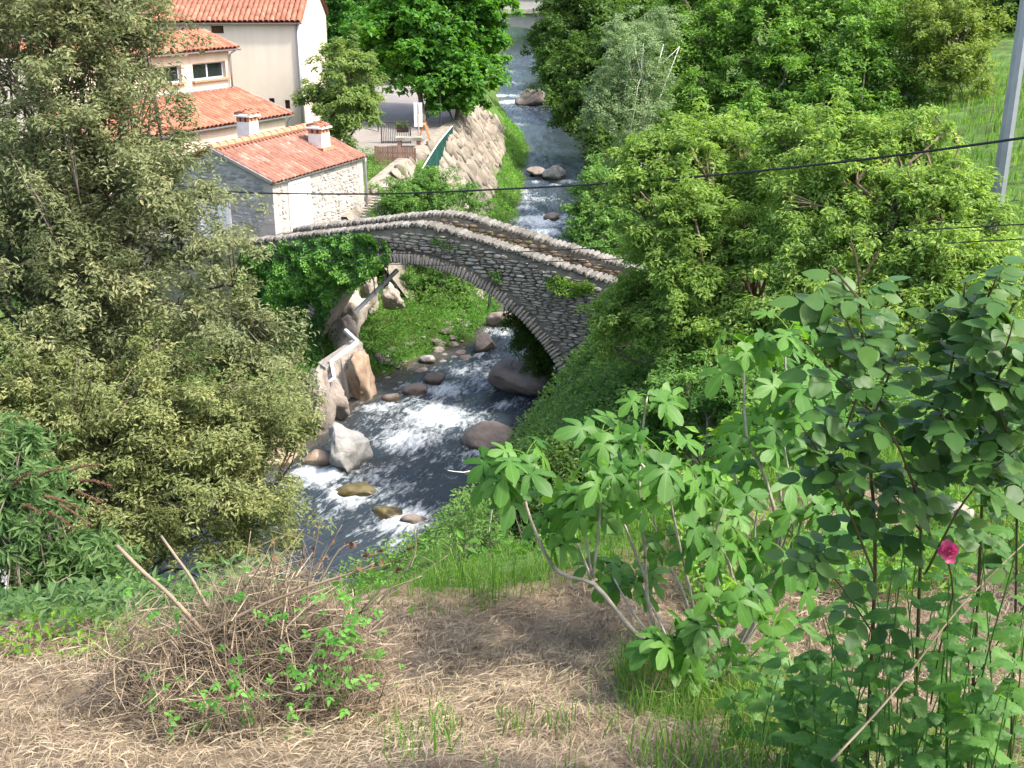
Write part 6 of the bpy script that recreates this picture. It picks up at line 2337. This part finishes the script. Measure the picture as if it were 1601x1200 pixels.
# ------------------------------------------------------------------ nettles round the rose
NETS = [(1440, 1100, 800, 3.0, 'tallest nettle left of the pink flower'), (1530, 1130, 850, 2.9, 'nettle just right of the pink flower'), (1575, 1110, 820, 2.8, 'nettle at the right edge below the rose'),
        (1595, 1150, 960, 2.8, 'short nettle in the bottom right corner'), (1480, 1140, 930, 3.0, 'nettle below the pink flower'), (1400, 1120, 880, 3.1, 'nettle beside the main rose stem'),
        (1320, 1110, 900, 3.3, 'nettle left of the main rose stem'), (1255, 1100, 930, 3.5, 'leftmost nettle, at the foot of the fig'), (1365, 1150, 980, 3.1, 'short nettle in front of the main rose stem'), (1550, 1170, 1010, 2.8, 'low nettle near the bottom edge at right'),
        (1290, 1060, 960, 3.4, 'short nettle between fig and rose'), (1180, 1090, 960, 3.9, 'nettle in the grass right of the fig trunk'), (1225, 1120, 1000, 3.6, 'low nettle by the bottom edge below the fig'), (1340, 1040, 840, 3.5, 'pale nettle between the rose stems, behind the others'), (1580, 1040, 760, 3.2, 'high nettle at the right edge under the rose leaves'), (1420, 1180, 1040, 2.9, 'small nettle at the very bottom among grass'), (1270, 1180, 1060, 3.3, 'small nettle at the bottom left of the nettle bed'), (1500, 1090, 780, 3.3, 'nettle behind the pink flower')]
for k, (u, v0, v1, Y, lab) in enumerate(NETS):
    p0 = at(u, v0, Y)
    p0[2] = h1(p0[0], p0[1]) - .02
    root = thing('nettle', lab, 'plant', p0)
    for st_ in range(3):
        p1 = at(u + rng.uniform(-60, 60), v1 + rng.uniform(-10, 90), Y + rng.uniform(-.15, .15))
        c_ = curve([p0, (p0 + p1) / 2 + rng.normal(size=3) * .05, p1 + rng.normal(size=3) * .03], 9)
        q = Geo()
        q.tube(c_, np.linspace(.0035, .0018, len(c_)), 5)
        obj('stem', q, M['L_nettle'], root, smooth=True)
        for j in range(2, len(c_)):
            for sd in (0, 1):
                az = j * 1.57 + sd * 3.14 + rng.uniform(-.5, .5)
                out = np.array([math.cos(az), math.sin(az), rng.uniform(-.5, .3)])
                put_leaf(NETL[rng.randint(5)], root, c_[j] + out * .012 + rng.normal(size=3) * .01, out, UP + np.array([.1, -.35, 0]) + rng.normal(size=3) * .35, rng.uniform(.055, .11) * (1.1 - .4 * j / len(c_)))

# dry arching grass stalks in the corner
for k, (lab, pts) in enumerate((('long dry stalk arching up to the right edge', [(1300, 1190), (1400, 1080), (1500, 950), (1601, 850), (1660, 800)]),)):
    q = Geo()
    c_ = curve([at(x, y, 2.75 + .1 * j) for j, (x, y) in enumerate(pts)], 16)
    q.tube(c_, np.linspace(.004, .0015, len(c_)), 5, tint=.6)
    tag(obj('dry_stalk', q, M['straw'], loc=c_[0], smooth=True), lab, 'stalk')

# ------------------------------------------------------------------ heap of cut brush
hb = at(395, 1120, 4.35)
hb[2] = h1(hb[0], hb[1])
heap = thing('brush_heap', 'tangled heap of dead cut stems on the terrace at lower left', 'heap', hb)
rng = np.random.RandomState(301)
MND = [((.02, .14, 0), (.36, .3, .60)), ((.34, .05, 0), (.26, .26, .52)), ((-.36, .05, 0), (.36, .3, .5)), ((-.05, -.2, 0), (.42, .22, .32)), ((.14, .3, 0), (.34, .22, .62))]
q = Geo()
for c_, r_ in MND:
    V, T = rock_geo(rng, .6, 3, facet=0)
    V = V * np.array(r_) * .6 * (1 + .18 * fbm(V * 4, 3))[:, None]
    q.add(V + hb + np.array(c_), T=T, tint=.0)
obj('litter_core', q, M['dead'], heap, kind='stuff')
q = Geo()
for k in range(5600):
    c_, r_ = MND[rng.choice(5, p=[.38, .2, .16, .12, .14])]
    d_ = rng.normal(size=3)
    d_[2] = abs(d_[2]) * .9
    d_ = unit(d_)
    P0 = hb + np.array(c_) + d_ * np.array(r_) * rng.uniform(.66, 1.12)
    if rng.rand() < .25:
        tg_ = unit(d_ * .4 + UP * .7 + rng.normal(size=3) * .45)
        l = rng.uniform(.1, .34)
    else:
        tg_ = unit(rng.normal(size=3) * np.array([1, .8, .5]) + d_ * .15)
        l = rng.uniform(.08, .42)
    bd = rng.normal(size=3) * .12 * l
    q.tube([P0 - tg_ * l / 2 - d_ * .02, P0 - tg_ * l * .15 + bd, P0 + tg_ * l * .2 + bd * .6, P0 + tg_ * l / 2], np.array([1, .9, .75, .5]) * (.0008 + .0028 * rng.rand() ** 2), 3, cap=False, tint=float(np.clip(rng.beta(2, 2) * 1.05, 0, 1)))
obj('dead_stems', q, M['dead'], heap, kind='stuff')
# wisps of straw at its left side
n_ = 1800
a = rng.uniform(0, 6.28, n_)
PP = hb + np.stack([np.cos(a) * rng.uniform(.3, .62, n_) - .05, np.sin(a) * rng.uniform(.2, .5, n_), rng.uniform(0, .42, n_)], 1)
q = Geo()
q.leaves(PP, rng.normal(size=(n_, 3)), rng.uniform(.05, .2, n_), .004, rng, rng.uniform(.3, 1, n_))
obj('straw_wisps', q, M['straw'], heap, kind='stuff')

for lab, pts, r, Y in (('thick cut stick poking up at the left of the heap', [(183, 853), (225, 895), (265, 930), (320, 990)], .010, 4.6), ('second thinner cut stick rising from the heap', [(252, 838), (275, 870), (300, 905), (330, 960)], .007, 4.7)):
    c_ = curve([at(x, y, Y - .08 * j) for j, (x, y) in enumerate(pts)], 10)
    q = Geo()
    q.tube(c_, np.linspace(r * .9, r, len(c_)), 7, tint=.55)
    tag(obj('cut_stick', q, M['dead'], loc=c_[-1], smooth=True), lab, 'stick')
# dead branch with withered leaves
db = at(330, 985, 4.35)
br = thing('dead_branch', 'dead branch with withered brown leaves stretching right from the heap', 'branch', db)
q = Geo()
main = curve([at(x, y, 4.35) for x, y in ((300, 1000), (400, 950), (480, 918), (560, 892), (585, 880))], 14)
q.tube(main, np.linspace(.010, .003, len(main)), 6, tint=.5)
tips = []
for (pts) in ([(400, 950), (420, 890), (430, 850)], [(480, 918), (490, 870), (500, 820)], [(500, 910), (530, 860), (560, 845)], [(540, 898), (575, 870), (605, 862)], [(440, 935), (470, 880), (475, 855)], [(520, 905), (555, 895), (612, 880)], [(470, 922), (500, 880), (535, 820)],
              [(560, 960), (620, 890), (640, 850)], [(590, 945), (640, 880), (655, 820)], [(560, 960), (640, 910), (700, 868)], [(350, 980), (380, 900), (392, 830)], [(640, 890), (650, 860), (648, 822)]):
    c_ = curve([at(x, y, 4.35) for x, y in pts], 8)
    q.tube(c_, np.linspace(.0035, .0012, len(c_)), 4, tint=float(rng.uniform(.3, .9)))
    tips.append(c_)
q.tube(curve([at(x, y, 4.38) for x, y in ((480, 1010), (560, 960), (600, 925), (660, 900))], 10), np.linspace(.006, .002, 11)[:len(curve([at(x, y, 4.38) for x, y in ((480, 1010), (560, 960), (600, 925), (660, 900))], 10))], 5, tint=.6)
obj('twigs', q, M['dead'], br, smooth=True)
DEADL = leaf_mesh('leaf', ROS_O, (0, .45), 'brownspike', .9, rng, .08)
for c_ in tips[:8]:
    for j in range(5):
        p = c_[rng.randint(len(c_) // 2, len(c_))]
        put_leaf(DEADL, br, p, rng.normal(size=3), rng.normal(size=3), rng.uniform(.018, .034))

# brambles growing through the heap
for k, (lab, u0, v0, n_, su, sv, Y) in enumerate((('green bramble trailing down the right side of the heap', 530, 1030, 80, 40, 80, 4.15), ('green bramble in the middle of the heap', 400, 1090, 60, 70, 50, 3.95), ('bramble shoots on top of the heap', 370, 940, 26, 90, 35, 4.25), ('bramble leaves at the lower left foot of the heap', 255, 1120, 16, 45, 40, 4.0), ('bramble leaves between heap and straw, low right', 560, 960, 18, 30, 30, 4.4))):
    b0 = at(u0, v0 + 60, Y)
    b0[2] = h1(b0[0], b0[1])
    root = thing('bramble', lab, 'plant', b0)
    q = Geo()
    for j in range(n_):
        p = at(u0 + rng.normal() * su, v0 + rng.normal() * sv * .6, Y + rng.uniform(-.12, .12))
        p[2] = max(p[2], h1(p[0], p[1]) + .03)
        out = unit(rng.normal(size=3) * np.array([1, 1, .35]))
        put_leaf(BRAM[rng.randint(5)], root, p, out, UP + np.array([.1, -.5, 0]) + rng.normal(size=3) * .35, rng.uniform(.02, .036))
        if j % 3 == 0:
            q.tube(curve([b0 + rng.normal(size=3) * .03, (b0 + p) / 2 + UP * .08 + rng.normal(size=3) * .03, p], 6), .0018, 4, cap=False, tint=.4)
    obj('canes', q, M['dead'], root)

# ------------------------------------------------------------------ buddleia at the left edge
bu = tree('buddleia', 'blue-green buddleia bush with old brown flower spikes at the left edge', 'shrub', gb_(-3.1, 6.2),
          [bl(20, 800, 7.0, 95), bl(110, 860, 6.9, 75), bl(60, 920, 6.8, 85), bl(10, 730, 7.2, 60), bl(-40, 880, 6.8, 90), bl(150, 900, 6.9, 40)],
          95, .15, 110, .10, .24, 'L_bud', 401, tr=.02, stems=6, limbs=60, shell=.35, up=.35, tdir=(.2, 0, -.5), tmix=.3)
rng = np.random.RandomState(402)
for k, (x, y, dx, dy) in enumerate(((70, 775, 60, 22), (95, 790, 45, 30), (110, 735, 45, -8), (125, 750, 50, 10), (75, 800, 40, 25), (35, 790, 30, 12), (120, 770, 40, 16), (60, 745, 35, -12), (20, 760, 25, -20))):
    a, b_ = at(x, y, 6.75), at(x + dx, y + dy, 6.65)
    c_ = curve([a, (a + b_) / 2 + UP * .012, b_], 14)
    q = Geo()
    q.tube(c_, .009 * (1.1 - np.linspace(0, .8, len(c_))) * (1 + .35 * np.sin(np.arange(len(c_)) * 2.6)), 6, tint=.6)
    n_ = 120
    i0 = rng.randint(0, len(c_), n_)
    q.leaves(c_[i0] + rng.normal(size=(n_, 3)) * .006, rng.normal(size=(n_, 3)), .014, .007, rng, rng.rand(n_))
    obj('flower_spike', q, M['brownspike'], bu)
for k, (x, y) in enumerate(((8, 905), (10, 930))):
    q = Geo()
    n_ = 45
    q.leaves(at(x, y, 6.55) + rng.normal(size=(n_, 3)) * np.array([.012, .012, .03]), rng.normal(size=(n_, 3)), .02, .014, rng, rng.rand(n_))
    obj('white_blossom', q, M['white'], bu)
